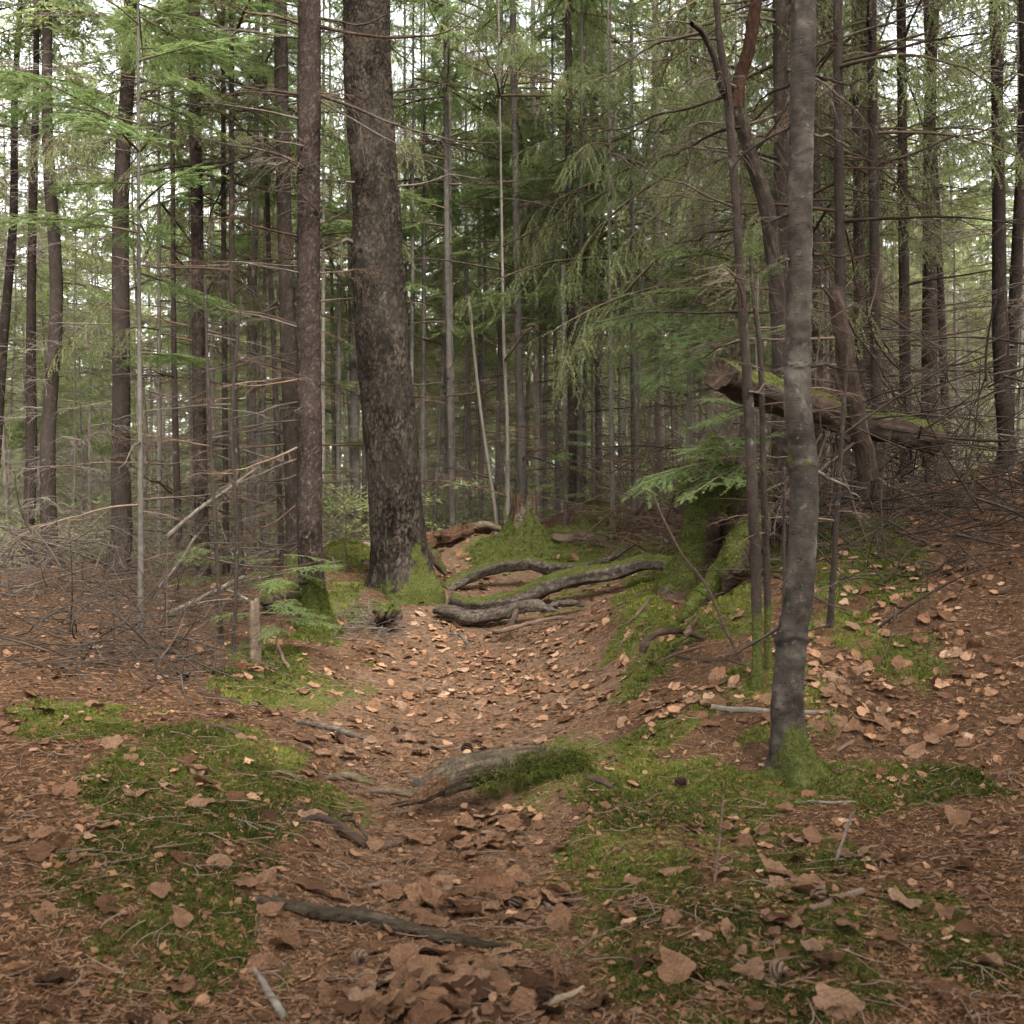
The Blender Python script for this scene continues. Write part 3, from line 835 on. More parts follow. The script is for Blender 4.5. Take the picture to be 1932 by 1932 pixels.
def axis_curve(rng, L=1.0, n=14, lift=.0, sag=.1, sweep=.06):
    s = np.linspace(0, 1, n)
    return np.stack([s * L, sweep * rng.uniform(-1, 1) * s ** 2 * L, (lift * s - sag * s ** 2) * L], -1)

DEAD, SPR, FIR = [], [], []
for i in range(10):
    r = np.random.default_rng(100 + i)
    mb = branch_build(axis_curve(r, 1, 14, r.uniform(-.05, .1), r.uniform(-.05, .22), .15), .0085, r, n1=int(r.integers(12, 26)), l1=r.uniform(.28, .5), n2=int(r.integers(2, 5)), planar=.35, droop=r.uniform(.0, .35), hang=.1, ang=r.uniform(45, 65), wig=.035, twig_r=.0020)
    DEAD.append(mb.mesh('dead_branch', [M['twigbrown'] if i % 2 else M['twig']]))
for i in range(8):
    r = np.random.default_rng(200 + i)
    mb = branch_build(axis_curve(r, 1, 14, .08, r.uniform(.18, .34), .12), .009, r, n1=20, l1=r.uniform(.30, .42), n2=3, needle=(330, .0125, .0042, False), droop=.3, hang=r.uniform(.5, .95), ang=48, planar=.08, start=.35, bare=.08)
    SPR.append(mb.mesh('branch', [M['livetwig'], M['spruce']]))
for i in range(7):
    r = np.random.default_rng(300 + i)
    mb = branch_build(axis_curve(r, 1, 14, .06, r.uniform(.08, .2), .1), .008, r, n1=24, l1=r.uniform(.38, .5), n2=5, needle=(480, .020, .0034, True), droop=.12, hang=.05, ang=52, planar=.08, start=.2, bare=.03)
    FIR.append(mb.mesh('branch', [M['livetwig'], M['fir']]))

def add_branch(parent, me, A, B, name='branch', roll=0.0, thick=None):
    """shared branch mesh from world A to world B; parent sits unrotated at parent.location"""
    A = Vector(A); B = Vector(B)
    dv = B - A
    L = dv.length
    ex = dv.normalized()
    ey = Vector((0, 0, 1)).cross(ex)
    if ey.length < .05: ey = Vector((0, 1, 0))
    ey.normalize(); ez = ex.cross(ey)
    Rm = Matrix((ex, ey, ez)).transposed().to_quaternion() @ Quaternion((1, 0, 0), roll)
    o = bpy.data.objects.new(name, me)
    o.rotation_mode = 'QUATERNION'; o.rotation_quaternion = Rm
    o.location = A - parent.location
    t = thick or L
    o.scale = (L, t, t)
    o.parent = parent
    COL.objects.link(o)
    return o

# ------------------------------------------------------------------ crowns (shared)
def crown_mesh(seed, Hc, wid, nb, droopy, mat):
    r = np.random.default_rng(seed)
    mb = MB()
    hs = np.sort(r.uniform(0, 1, nb))
    az = r.uniform(0, 2 * math.pi, nb)
    for h, a in zip(hs, az):
        L = wid * (.25 + .75 * (1 - h) ** .8) * r.uniform(.6, 1.2) * min(1, .55 + h * 3)
        C = axis_curve(r, L, 7, .25 * h, .3 if droopy else .16, .1)
        sub = branch_build(C, .012, r, n1=int(7 + 8 * L), l1=.36 * L + .1, n2=2, needle=(62, .060, .017, not droopy), droop=.2, hang=.4 if droopy else .05, lod=1, sides=3, twig_r=.003, start=.3, planar=.15, bare=.08)
        ca, sa = math.cos(a), math.sin(a)
        Rz = np.array([[ca, -sa, 0], [sa, ca, 0], [0, 0, 1]])
        V = np.vstack(sub.V) @ Rz.T + np.array([0, 0, h * Hc])
        mb.V.append(V); mb.moss.append(np.zeros(len(V))); mb.tint.append(np.concatenate(sub.tint))
        for q, qm in zip(sub.Q, sub.qm): mb.Q.append(q + mb.n); mb.qm.append(qm)
        for q, qm in zip(sub.T, sub.tm): mb.T.append(q + mb.n); mb.tm.append(qm)
        mb.n += len(V)
    return mb.mesh('crown', [M['livetwig'], mat])
CROWN = [crown_mesh(400 + i, 7.0, (1.5, 1.25, 1.7, 1.3, 1.55)[i], (56, 46, 60, 42, 50)[i], i % 2 == 0, M['farfir']) for i in range(5)]

def bare_mesh(seed, Hc, nb, wid):
    r = np.random.default_rng(seed)
    mb = MB()
    for h in r.uniform(0, 1, nb):
        a = r.uniform(0, 2 * math.pi); L = wid * r.uniform(.35, 1.1)
        C = axis_curve(r, L, 7, r.uniform(-.1, .15), r.uniform(0, .3), .2)
        sub = branch_build(C, .006, r, n1=int(6 + 6 * L), l1=.34 * L + .08, n2=2, droop=.2, hang=.1, lod=1, sides=3, twig_r=.0024, planar=.35, wig=.05)
        ca, sa = math.cos(a), math.sin(a)
        Rz = np.array([[ca, -sa, 0], [sa, ca, 0], [0, 0, 1]])
        V = np.vstack(sub.V) @ Rz.T + np.array([0, 0, h * Hc])
        mb.V.append(V); mb.moss.append(np.zeros(len(V))); mb.tint.append(np.concatenate(sub.tint))
        for q, qm in zip(sub.Q, sub.qm): mb.Q.append(q + mb.n); mb.qm.append(qm)
        mb.n += len(V)
    return mb.mesh('bare_twigs', [M['paletwig']])
BARE = [bare_mesh(500 + i, 6.0, 46, 1.15) for i in range(5)]

# ------------------------------------------------------------------ trunks
def trunk_arrays(path_pts, rad, nside, rows_z, bark=None, flare=.35, flare_h=.16, lobes=5, seed=0, moss=None, knots=(), rings=()):
    """path_pts (p,3) local centre line rising in z, rad (p,), sampled at heights rows_z"""
    pz = path_pts[:, 2]
    cx = np.interp(rows_z, pz, path_pts[:, 0]); cy = np.interp(rows_z, pz, path_pts[:, 1]); r = np.interp(rows_z, pz, rad)
    th = np.arange(nside) * 2 * math.pi / nside
    T_, Zr = np.meshgrid(th, rows_z)
    Rr = np.repeat(r[:, None], nside, 1)
    fl = np.exp(-np.maximum(Zr, 0) / flare_h) * np.where(Zr < 0, 1 + (-Zr) * 1.5, 1)
    Rr = Rr * (1 + flare * fl * (1 + .75 * np.cos(lobes * T_ + seed) * .8 + .3 * np.sin(2 * T_ + seed * 2)))
    q = np.stack([np.cos(T_) * r.mean(), np.sin(T_) * r.mean(), Zr], -1)
    Rr = Rr * (1 + .05 * fbm(q * np.array([5, 5, 1.6]) + seed, 2, 12 + seed))
    tint = np.full(T_.shape, .5)
    if bark == 'plates':
        qq = np.stack([q[..., 0] * 46, q[..., 1] * 46, 15 * Zr + 1.7 * np.maximum(Zr, 0) ** 2], -1) + fbm(q * 14, 2, 77)[..., None] * .5
        f1, f2, hid = cells(qq, 21)
        e = sstep(0.02, .26, f2 - f1)
        Rr = Rr + .006 * e + .006 * (hid - .5) + .002 * (f1 - .5) + .006 * fbm(q * np.array([14, 14, 7]), 2, 61) + .0025 * fbm(q * 90, 2, 5)
        tint = .05 + .40 * e + .40 * hid * e + .28 * fbm(q * np.array([9, 9, 4]), 3, 62)
    elif bark == 'flakes':
        qq = q * np.array([58, 58, 40.0]) + fbm(q * 40, 2, 77)[..., None] * .5
        f1, f2, hid = cells(qq, 22)
        e = sstep(0.02, .3, f2 - f1)
        Rr = Rr + .0032 * e + .0050 * (hid - .5) + .002 * (f1 - .5)
        tint = .15 + .25 * e + .6 * hid * e
    elif bark == 'smooth':
        Rr = Rr + .0022 * fbm(q * np.array([14, 14, 30]), 3, 9)
    for (kz, kt, kr, kd) in knots:        # height, angle, size, bulge
        dd = np.sqrt(((Zr - kz)) ** 2 + (((T_ - kt + math.pi) % (2 * math.pi) - math.pi) * r.mean()) ** 2)
        Rr = Rr + kd * np.exp(-(dd / kr) ** 2) - kd * 1.3 * np.exp(-(dd / (kr * .42)) ** 2)
        tint = tint * (1 - .98 * np.exp(-(dd / (kr * .62)) ** 2))
    for (kz, kw, kd) in rings:
        g = np.exp(-((Zr - kz - .012 * np.sin(T_ * 2 + kz * 9)) / kw) ** 2)
        Rr = Rr + kd * g
        tint = tint * (1 - .8 * np.exp(-((Zr - kz - .012 * np.sin(T_ * 2 + kz * 9) + kw * .5) / (kw * .5)) ** 2))
    V = np.stack([cx[:, None] + Rr * np.cos(T_), cy[:, None] + Rr * np.sin(T_), Zr], -1)
    k = len(rows_z)
    i = np.arange(k * nside).reshape(k, nside)
    Q = np.stack([i[:-1], np.roll(i, -1, 1)[:-1], np.roll(i, -1, 1)[1:], i[1:]], -1).reshape(-1, 4)
    mo = np.zeros(T_.shape)
    if moss is not None:
        mo = moss(T_, Zr, q)
    return V.reshape(-1, 3), Q, np.clip(mo, 0, 1).ravel(), np.clip(tint, 0, 1).ravel()

def surf_moss(V, Q, mo, count, size, parent, rng, mat=None, min_w=.45):
    """tufts on the mossy part of a skin, as a part of the thing"""
    nv = np.zeros_like(V)
    a, b, c = V[Q[:, 0]], V[Q[:, 1]], V[Q[:, 3]]
    fn = nrm(np.cross(b - a, c - a))
    for j in range(4): np.add.at(nv, Q[:, j], fn)
    w = np.where(mo > min_w, mo, 0)
    fw = w[Q].mean(1) * np.linalg.norm(np.cross(b - a, c - a), axis=1)
    if fw.sum() <= 0: return
    fi = rng.choice(len(Q), count, p=fw / fw.sum())
    u, v = rng.uniform(0, 1, (2, count, 1))
    Pt = a[fi] * (1 - u) * (1 - v) + b[fi] * u * (1 - v) + V[Q[fi, 2]] * u * v + c[fi] * (1 - u) * v
    cen = V.mean(0)
    Nn = nrm(nv[Q[fi, 0]])
    mb = MB()
    fronds(mb, Pt, Nn + np.array([[0, 0, .25]]), rng.uniform(.6, 1.3, count) * size, 5, rng)
    o = obj('moss', mb.mesh('moss', M['mosst'], False), parent); o['kind'] = 'stuff'
    return o

def px_trunk(pts, Y, dY=0.0, ztop=None, base_ext=.25, sink=True):
    """pts [(x,y,width px)] top->bottom at depth Y: returns world base and local line + radii"""
    pts = sorted(pts, key=lambda q: -q[1])
    W = np.array([P(a, b, Y) for a, b, w in pts]); R = np.array([w * K * Y / 2 for a, b, w in pts])
    base = np.array([W[0, 0], Y, Hs(W[0, 0], Y)])
    L = W - base
    L[:, 1] += dY * (L[:, 2])
    o = np.argsort(L[:, 2]); L, R = L[o], R[o]
    if L[0, 2] > -.02:
        L = np.vstack([[L[0, 0], L[0, 1], -.02], L]); R = np.concatenate([[R[0]], R])
    lo = L[0] - np.array([0, 0, base_ext]); L = np.vstack([lo, L]); R = np.concatenate([[R[0]], R])
    if ztop and ztop > L[-1, 2]:
        d = (L[-1] - L[-2]) / max(L[-1, 2] - L[-2, 2], .1)
        h = ztop - L[-1, 2]
        L = np.vstack([L, L[-1] + d * h * .5 * np.array([.4, .4, 1]) , L[-1] + d * h * np.array([.4, .4, 1])])
        L[-2, 2] = L[-3, 2] + h * .5; L[-1, 2] = L[-3, 2] + h
        R = np.concatenate([R, [R[-1] * .62, .012]])
    S = cr(np.column_stack([L, R]), 90)
    o = np.argsort(S[:, 2])
    return base, S[o, :3], np.maximum(S[o, 3], .008)

def on_trunk(base, line, z):
    return np.array([base[0] + np.interp(z, line[:, 2], line[:, 0]), base[1] + np.interp(z, line[:, 2], line[:, 1]), base[2] + z])

def dead_whorls(root, base, line, z0, z1, n, rng, lmin=.4, lmax=1.2, azr=None, meshes=None, pitch=(-.2, .25), name='dead_branch'):
    meshes = meshes or DEAD
    for z in rng.uniform(min(z0, z1), max(z0, z1), n):
        A = on_trunk(base, line, z)
        a = rng.uniform(0, 2 * math.pi) if azr is None else rng.uniform(*azr)
        L = rng.uniform(lmin, lmax)
        pt = rng.uniform(*pitch)
        B = A + L * np.array([math.cos(a) * math.cos(pt), math.sin(a) * math.cos(pt), math.sin(pt)])
        add_branch(root, meshes[int(rng.integers(len(meshes)))], A, B, name, rng.uniform(-.6, .6))

def put_crown(root, base, line, z, sc_=1.0, variant=None, rng=RNG):
    o = bpy.data.objects.new('crown', CROWN[int(rng.integers(5)) if variant is None else variant])
    p = on_trunk(base, line, z)
    o.location = p - base
    o.rotation_euler = (0, 0, rng.uniform(0, 6.28)); o.scale = (sc_, sc_, max(.3, (line[-1, 2] - z) / 7.0))
    o.parent = root
    COL.objects.link(o)
    return o

def simple_tree(name, label, pts, Y, bark, ztop, seed, nside=18, dz=.06, flare=.3, group=None, kind=None, moss_h=0, crown=None, crown_z=None, dY=0., fine_to=None):
    base, line, rad = px_trunk(pts, Y, dY, ztop)
    root = thing(name, label, 'tree', tuple(base), group)
    zt = line[-1, 2]
    ft = fine_to or min(zt, EYE - base[2] + .54 * Y + .3)
    rows = np.concatenate([np.arange(line[0, 2], ft, dz), np.linspace(ft, zt, 24)])
    mf = None
    if moss_h:
        mf = lambda T_, Zr, q: sstep(moss_h, moss_h * .35, Zr + .25 * moss_h * fbm(q * 9, 2, seed)) * .9
    V, Q, mo, ti = trunk_arrays(line, rad, nside, rows, kind, flare, max(.08, rad[0] * 2.2), 4, seed, mf)
    mb = MB(); mb.add(V, Q=Q, moss=mo, tint=ti)
    obj('trunk', mb.mesh('trunk', M[bark]), root)
    if crown is not None:
        put_crown(root, base, line, crown_z, crown, None, np.random.default_rng(seed))
    return root, base, line, rad, (V, Q, mo)

# ================================================================== the trees one can tell apart
# --- big plated spruce beside the trail
rg = np.random.default_rng(1)
BIGY = 8.0
big_pts = [(692, 0, 84), (698, 180, 86), (708, 350, 88), (714, 520, 94), (726, 700, 99), (736, 820, 98), (743, 900, 97), (751, 1000, 100), (758, 1060, 104), (764, 1105, 112)]
base, line, rad = px_trunk(big_pts, BIGY, ztop=15)
big = thing('spruce_tree', 'thick grey spruce with plated bark leaning over the trail', 'tree', tuple(base))
def th_of(px, py):
    z = P(px, py, BIGY)[2] - base[2]
    c = on_trunk(base, line, z); r = np.interp(z, line[:, 2], rad)
    return z, 2 * math.pi - math.acos(float(np.clip((P(px, py, BIGY)[0] - c[0]) / r, -1, 1)))
kn = []
for kx, ky, ks, kd in [(702, 139, .035, .012), (708, 200, .045, .014), (723, 292, .04, .014), (738, 171, .04, .016), (678, 343, .055, .022), (742, 353, .04, .016), (687, 489, .06, .022), (727, 650, .03, .004), (723, 628, .03, .004), (655, 455, .05, .02), (690, 60, .03, .01)]:
    z, t_ = th_of(kx, ky); kn.append((z, t_, ks, kd))
rows = np.concatenate([np.arange(line[0, 2], 5.4, .0125), np.linspace(5.4, line[-1, 2], 30)])
def big_moss(T_, Zr, q):
    side = .5 + .5 * np.cos(T_ - 5.6)
    return sstep(.20, -.04, Zr - .16 * side ** 2 + .16 * fbm(q * 8, 3, 3) + .02) * (.30 + .45 * side)
V, Q, mo, ti = trunk_arrays(line, rad, 150, rows, 'plates', .30, .17, 5, 2, big_moss, kn)
mb = MB(); mb.add(V, Q=Q, moss=mo, tint=ti)
tk = obj('trunk', mb.mesh('trunk', M['plates']), big)
surf_moss(V, Q, mo, 3000, .013, tk, rg, min_w=.3)
put_crown(big, base, line, 10.5, .5, 2, rg)
def twiggy(parent, pxs, Yv, r0, rng, name='dead_branch', n1=16, l1=.3, mat='twig', needle=None, **kw):
    """a branch drawn through layout pixels at depths Yv (a number or one per point)"""
    Ys = np.full(len(pxs), Yv, float) if np.isscalar(Yv) else np.asarray(Yv, float)
    W = np.array([P(a, b, c) for (a, b), c in zip(pxs, Ys)])
    C = cr(W, 18)
    mb = branch_build(C, r0, rng, n1=n1, l1=l1, n2=kw.pop('n2', 2), needle=needle, wig=kw.pop('wig', .03), **kw)
    org = np.array(parent.location) if parent else W[0]
    return obj(name, mb.mesh(name, [M[mat]] if needle is None else [M['livetwig'], M[needle_mat]], origin=org), parent)
twiggy(big, [(668, 458), (652, 452), (643, 470), (640, 520)], [7.95, 7.9, 7.9, 7.9], .022, rg, n1=5, l1=.25)
twiggy(big, [(672, 345), (640, 342), (630, 325)], [7.9, 7.8, 7.75], .014, rg, n1=6, l1=.2)
twiggy(big, [(740, 175), (790, 168), (850, 160), (900, 170)], [8.0, 8.1, 8.3, 8.5], .010, rg, n1=16, l1=.4)
twiggy(big, [(748, 352), (800, 345), (860, 330), (930, 345)], [8.0, 8.2, 8.5, 8.8], .010, rg, n1=18, l1=.45)
twiggy(big, [(690, 60), (640, 70), (600, 85)], [8.2, 8.4, 8.6], .010, rg, n1=10, l1=.4)

# --- flaky brown spruce in front of it, moss on its foot
LY = 7.0
l7_pts = [(584, 0, 41), (583, 300, 42), (582, 600, 43), (584, 800, 44), (584, 1000, 45), (588, 1100, 46), (592, 1150, 50), (597, 1195, 58)]
base, line, rad = px_trunk(l7_pts, LY, ztop=13)
l7 = thing('spruce_tree', 'brown flaky spruce with bright green moss around its foot', 'tree', tuple(base))
rows = np.concatenate([np.arange(line[0, 2], 4.9, .011), np.linspace(4.9, line[-1, 2], 30)])
def l7_moss(T_, Zr, q):
    side = .5 + .5 * np.cos(T_ - 5.3)
    return sstep(.10, -.06, Zr - .18 - .16 * side + .06 * fbm(q * 9, 3, 4))
V, Q, mo, ti = trunk_arrays(line, rad, 66, rows, 'flakes', .55, .15, 3, 5, l7_moss, [(3.2, 4.9, .03, .01), (2.2, 5.2, .025, .008), (2.9, 4.2, .03, .01), (3.9, 4.6, .03, .01)])
mb = MB(); mb.add(V, Q=Q, moss=mo, tint=ti)
tk = obj('trunk', mb.mesh('trunk', M['flakes']), l7)
surf_moss(V, Q, mo, 7000, .022, tk, rg)
put_crown(l7, base, line, 9.5, .4, 1, rg)
L7B = [([(575, 48), (520, 30), (460, 18), (390, -8)], [7, 6.9, 6.7, 6.5], .016), ([(572, 72), (470, 60), (400, 56), (326, 52)], [7, 6.8, 6.6, 6.4], .014), ([(575, 180), (520, 172), (450, 163), (350, 138)], [7, 6.9, 6.8, 6.7], .015),
       ([(574, 183), (510, 176), (440, 178), (400, 200)], [7, 7.1, 7.3, 7.5], .013), ([(568, 306), (500, 285), (420, 268), (322, 238)], [7, 6.8, 6.6, 6.4], .015), ([(566, 303), (520, 306), (490, 303)], [7, 7.05, 7.1], .012),
       ([(566, 447), (500, 430), (430, 412), (325, 402)], [7, 6.8, 6.6, 6.4], .012), ([(564, 618), (480, 592), (400, 578), (322, 560)], [7, 6.8, 6.7, 6.5], .010),
       ([(598, 33), (640, 42), (690, 46), (740, 22), (795, -5)], [7, 6.8, 6.7, 6.6, 6.5], .013), ([(604, 50), (660, 62), (730, 70), (790, 70), (850, 56), (905, 10)], [7, 6.8, 6.7, 6.6, 6.5, 6.4], .018),
       ([(604, 180), (660, 200), (730, 228), (800, 252), (880, 266), (990, 270)], [7, 6.8, 6.7, 6.6, 6.5, 6.4], .017), ([(606, 192), (660, 222), (730, 262), (790, 300), (870, 330)], [7, 6.8, 6.7, 6.6, 6.5], .009),
       ([(602, 175), (640, 178), (680, 176)], [7, 6.9, 6.8], .007), ([(602, 340), (640, 345), (700, 350)], [7, 7.1, 7.3], .007), ([(602, 425), (640, 405), (680, 390)], [7, 7.1, 7.3], .009), ([(602, 515), (660, 512), (720, 516)], [7, 7.2, 7.5], .007),
       ([(600, 400), (560, 340), (580, 250)], [6.95, 6.7, 6.6], .007),
       ([(562, 690), (500, 672), (440, 690), (360, 700)], [7, 6.8, 6.7, 6.6], .009), ([(562, 716), (500, 728), (430, 730), (350, 752)], [7, 6.9, 6.8, 6.8], .010), ([(566, 758), (510, 770), (450, 790), (380, 800)], [7, 6.8, 6.6, 6.5], .011),
       ([(562, 793), (490, 800), (420, 812), (350, 840)], [7, 6.9, 6.8, 6.7], .010), ([(566, 842), (510, 868), (450, 885), (400, 905)], [7, 6.8, 6.6, 6.5], .012), ([(562, 866), (500, 890), (440, 912), (390, 945)], [7, 6.8, 6.6, 6.5], .012),
       ([(562, 897), (530, 905), (482, 917), (490, 960)], [7, 6.9, 6.8, 6.8], .013), ([(562, 950), (520, 985), (480, 1000), (450, 1010)], [7, 6.9, 6.8, 6.7], .010), ([(570, 770), (560, 772), (545, 771)], [6.9, 6.8, 6.75], .010)]
for i, (pp, yy, r0) in enumerate(L7B):
    twiggy(l7, pp, yy, r0 * .72, rg, n1=20 + (i * 7) % 9, l1=.32 if i < 17 else .2, mat='twig' if i % 3 else 'twigbrown', planar=.35, droop=.3, hang=.12)
dead_whorls(l7, base, line, 2.5, 5.5, 14, rg, .5, 1.3, (1.6, 4.6))

# --- smooth barked young tree close on the right
RY = 3.9
r5_pts = [(1516, 0, 46), (1513, 200, 46), (1510, 400, 47), (1508, 560, 47), (1506, 650, 49), (1505, 760, 51), (1514, 850, 51), (1517, 950, 52), (1512, 1050, 53), (1504, 1140, 55), (1494, 1200, 58), (1490, 1250, 58), (1485, 1320, 58), (1488, 1390, 60), (1500, 1445, 66), (1510, 1475, 74)]
base, line, rad = px_trunk(r5_pts, RY, ztop=9)
r5 = thing('young_tree', 'smooth grey young tree with curved mossy foot, close to the viewer', 'tree', tuple(base))
rows = np.concatenate([np.arange(line[0, 2], 3.3, .009), np.linspace(3.3, line[-1, 2], 24)])
def zr5(py): return P(1500, py, RY)[2] - base[2]
def r5_moss(T_, Zr, q):
    s = .5 + .5 * np.cos(T_ - 5.6)
    return np.maximum(sstep(.16, -.06, Zr - .02 - .13 * s + .10 * fbm(q * 11, 3, 4)) * .8, .62 * np.exp(-((Zr - zr5(870)) / .05) ** 2) * (fbm(q * 20, 2, 8) + .6))
V, Q, mo, ti = trunk_arrays(line, rad, 72, rows, 'smooth', .5, .08, 4, 1, r5_moss, [(zr5(790), 4.6, .02, .003), (zr5(1165), 4.9, .02, .004), (zr5(540), 3.6, .016, .006), (zr5(620), 5.6, .018, .004)],
                            [(zr5(1203), .014, .010), (zr5(690), .010, .004), (zr5(880), .012, .004), (zr5(520), .010, .002), (zr5(1330), .010, .002), (zr5(290), .010, .002), (zr5(110), .01, .002)])
mb = MB(); mb.add(V, Q=Q, moss=mo, tint=ti)
tk = obj('trunk', mb.mesh('trunk', M['smooth']), r5)
surf_moss(V, Q, mo, 4200, .013, tk, rg)
put_crown(r5, base, line, 5.0, .6, 3, rg)
for pp, yy, r0 in [([(1530, 692), (1560, 690), (1600, 700), (1640, 705)], [3.9, 4, 4.1, 4.2], .006), ([(1536, 888), (1560, 897), (1590, 915), (1630, 945)], [3.9, 4.0, 4.1, 4.2], .009), ([(1487, 405), (1470, 412), (1440, 425)], [3.9, 4, 4.1], .006), ([(1488, 492), (1476, 488)], [3.9, 3.85], .006),
                   ([(1534, 480), (1570, 478), (1620, 477)], [3.9, 4, 4.1], .006), ([(1535, 255), (1570, 262), (1620, 275)], [3.9, 4.1, 4.3], .006), ([(1490, 240), (1450, 262), (1390, 300), (1370, 330)], [3.9, 4.1, 4.3, 4.5], .006), ([(1490, 160), (1450, 180), (1400, 215)], [3.9, 4.1, 4.3], .006),
                   ([(1535, 140), (1580, 150), (1640, 165)], [3.9, 4.1, 4.3], .006), ([(1475, 1180), (1440, 1205), (1390, 1232), (1340, 1258)], [3.95, 4.1, 4.3, 4.5], .007)]:
    twiggy(r5, pp, yy, r0, rg, n1=8, l1=.14)

# --- forked sapling and its thin companion
s1, b1, ln1, rd1, _ = simple_tree('sapling_tree', 'slender forked bare sapling standing just behind the smooth grey tree', [(1352, 0, 12), (1366, 130, 14), (1373, 180, 16), (1381, 280, 16), (1392, 450, 16), (1402, 600, 17), (1410, 720, 19), (1418, 900, 20), (1426, 1080, 20), (1428, 1230, 18)], 4.55, 'dark', 5.5, 31, 20, .02, .25, moss_h=.5, kind='smooth')
tb = MB()
fk = cr(np.array([P(1374, 188, 4.55), P(1360, 160, 4.5), P(1348, 110, 4.45), P(1325, 62, 4.4), P(1305, 45, 4.3)]), 16)
v_, q_ = tubes(fk, np.linspace(.019, .010, 16), 10); tb.add(v_, Q=q_)
obj('fork', tb.mesh('fork', M['dark'], origin=b1), s1)
for pp, yy, r0 in [([(1325, 62), (1250, 80), (1190, 115), (1120, 140)], [4.4, 4.6, 4.8, 5], .007), ([(1398, 240), (1350, 250), (1300, 275), (1250, 300), (1190, 345)], [4.55, 4.6, 4.7, 4.9, 5.1], .007), ([(1390, 430), (1350, 440), (1300, 450), (1250, 440)], [4.55, 4.6, 4.7, 4.8], .006), ([(1408, 640), (1360, 655), (1300, 690)], [4.55, 4.7, 4.9], .005), ([(1412, 740), (1440, 735), (1470, 722)], [4.5, 4.6, 4.7], .005)]:
    twiggy(s1, pp, yy, r0, rg, n1=12, l1=.28, droop=.3)
dead_whorls(s1, b1, ln1, 1.6, 3.2, 10, rg, .3, .9)
s2, b2, ln2, rd2, _ = simple_tree('sapling_tree', 'thin bare stem beside the forked sapling, topped below it', [(1416, 480, 6), (1421, 560, 8), (1432, 640, 10), (1438, 760, 11), (1440, 900, 12), (1447, 1080, 13), (1449, 1240, 14)], 4.65, 'dark', None, 32, 12, .03, .2, moss_h=.4)
dead_whorls(s2, b2, ln2, .6, 2.2, 12, rg, .15, .5)
for k, (xa, xb, yt, yb, w, Yd, lab) in enumerate([(1480, 1478, 880, 1235, 7, 4.9, 'thin dead stem between forked sapling and smooth grey tree'), (1528, 1530, 700, 1150, 12, 5.4, 'bare dark stem half hidden behind the smooth grey tree'), (1600, 1566, 640, 1180, 12, 5.0, 'slim leaning dead stem against the leafy bank')]):
    t_, bb, ll, rr, _ = simple_tree('sapling_tree', lab, [(xa, yt, w * .6), (xb, yb, w)], Yd, 'dark', None, 40 + k, 10, .05)
    dead_whorls(t_, bb, ll, .2, ll[-1, 2], 10, rg, .15, .5)

# --- spruces on the right
t_, bb, ll, rr, _ = simple_tree('spruce_tree', 'dark lichen spotted spruce behind the smooth grey tree', [(1472, 0, 26), (1475, 300, 28), (1474, 600, 30), (1472, 900, 32)], 6.8, 'dark', 13, 51, 40, .02, .3, kind='flakes', crown=.5, crown_z=9.0)
for pp, yy in [([(1465, 40), (1400, 30), (1330, 45), (1260, 40), (1180, 70)], [6.8, 6.6, 6.4, 6.2, 6.0]), ([(1470, 215), (1400, 235), (1330, 232), (1280, 245)], [6.8, 6.6, 6.4, 6.3]), ([(1470, 270), (1430, 255), (1400, 285), (1370, 330)], [6.8, 6.5, 6.3, 6.2]), ([(1470, 300), (1420, 290), (1370, 300), (1310, 330), (1260, 380)], [6.8, 6.6, 6.5, 6.3, 6.2]),
               ([(1480, 130), (1540, 150), (1600, 190), (1650, 260)], [6.8, 6.6, 6.4, 6.2]), ([(1480, 430), (1540, 470), (1600, 540)], [6.8, 6.7, 6.5]), ([(1480, 330), (1540, 300), (1610, 250)], [6.8, 6.7, 6.5])]:
    twiggy(t_, pp, yy, .011, rg, n1=20, l1=.4, droop=.4, hang=.3)
dead_whorls(t_, bb, ll, .6, 5.4, 34, rg, .5, 1.3)
SPRTIPS = [((1470, 20), (1250, 20), 6.8, 6.2), ((1470, -40), (1150, 10), 6.8, 6.4), ((1470, 60), (1290, 130), 6.8, 7.4), ((1470, 120), (1240, 220), 6.8, 8.0), ((1470, 180), (1330, 330), 6.8, 8.2)]
for (a, b, ya, yb) in SPRTIPS:
    add_branch(t_, SPR[int(rg.integers(8))], P(*a, ya), P(*b, yb))
# leaning orange-barked trunk
root = thing('leaning_tree', 'leaning dead trunk with orange bare bark on its upper end', 'tree', tuple(P(1476, 640, 6.5)))
c = cr(np.array([P(1474, 700, 6.6), P(1466, 560, 6.5), P(1448, 400, 6.4), P(1415, 290, 6.3), P(1390, 200, 6.2)]), 40)
mb = MB(); v_, q_ = tubes(c, np.linspace(.055, .042, 40), 24, 1 + .10 * RNG.normal(size=(1, 40, 24)) * .5); mb.add(v_, Q=q_, tint=RNG.uniform(0, 1, len(v_)))
obj('trunk', mb.mesh('trunk', M['dark'], origin=root.location), root)
c = cr(np.array([P(1391, 206, 6.2), P(1395, 150, 6.2), P(1412, 95, 6.15), P(1424, 20, 6.1), P(1432, -60, 6.05)]), 30)
mb = MB(); v_, q_ = tubes(c, np.linspace(.042, .036, 30), 24, 1 + .10 * RNG.normal(size=(1, 30, 24)) * .5); mb.add(v_, Q=q_, tint=RNG.uniform(0, 1, len(v_)))
obj('upper_trunk', mb.mesh('upper_trunk', M['red'], origin=root.location), root)
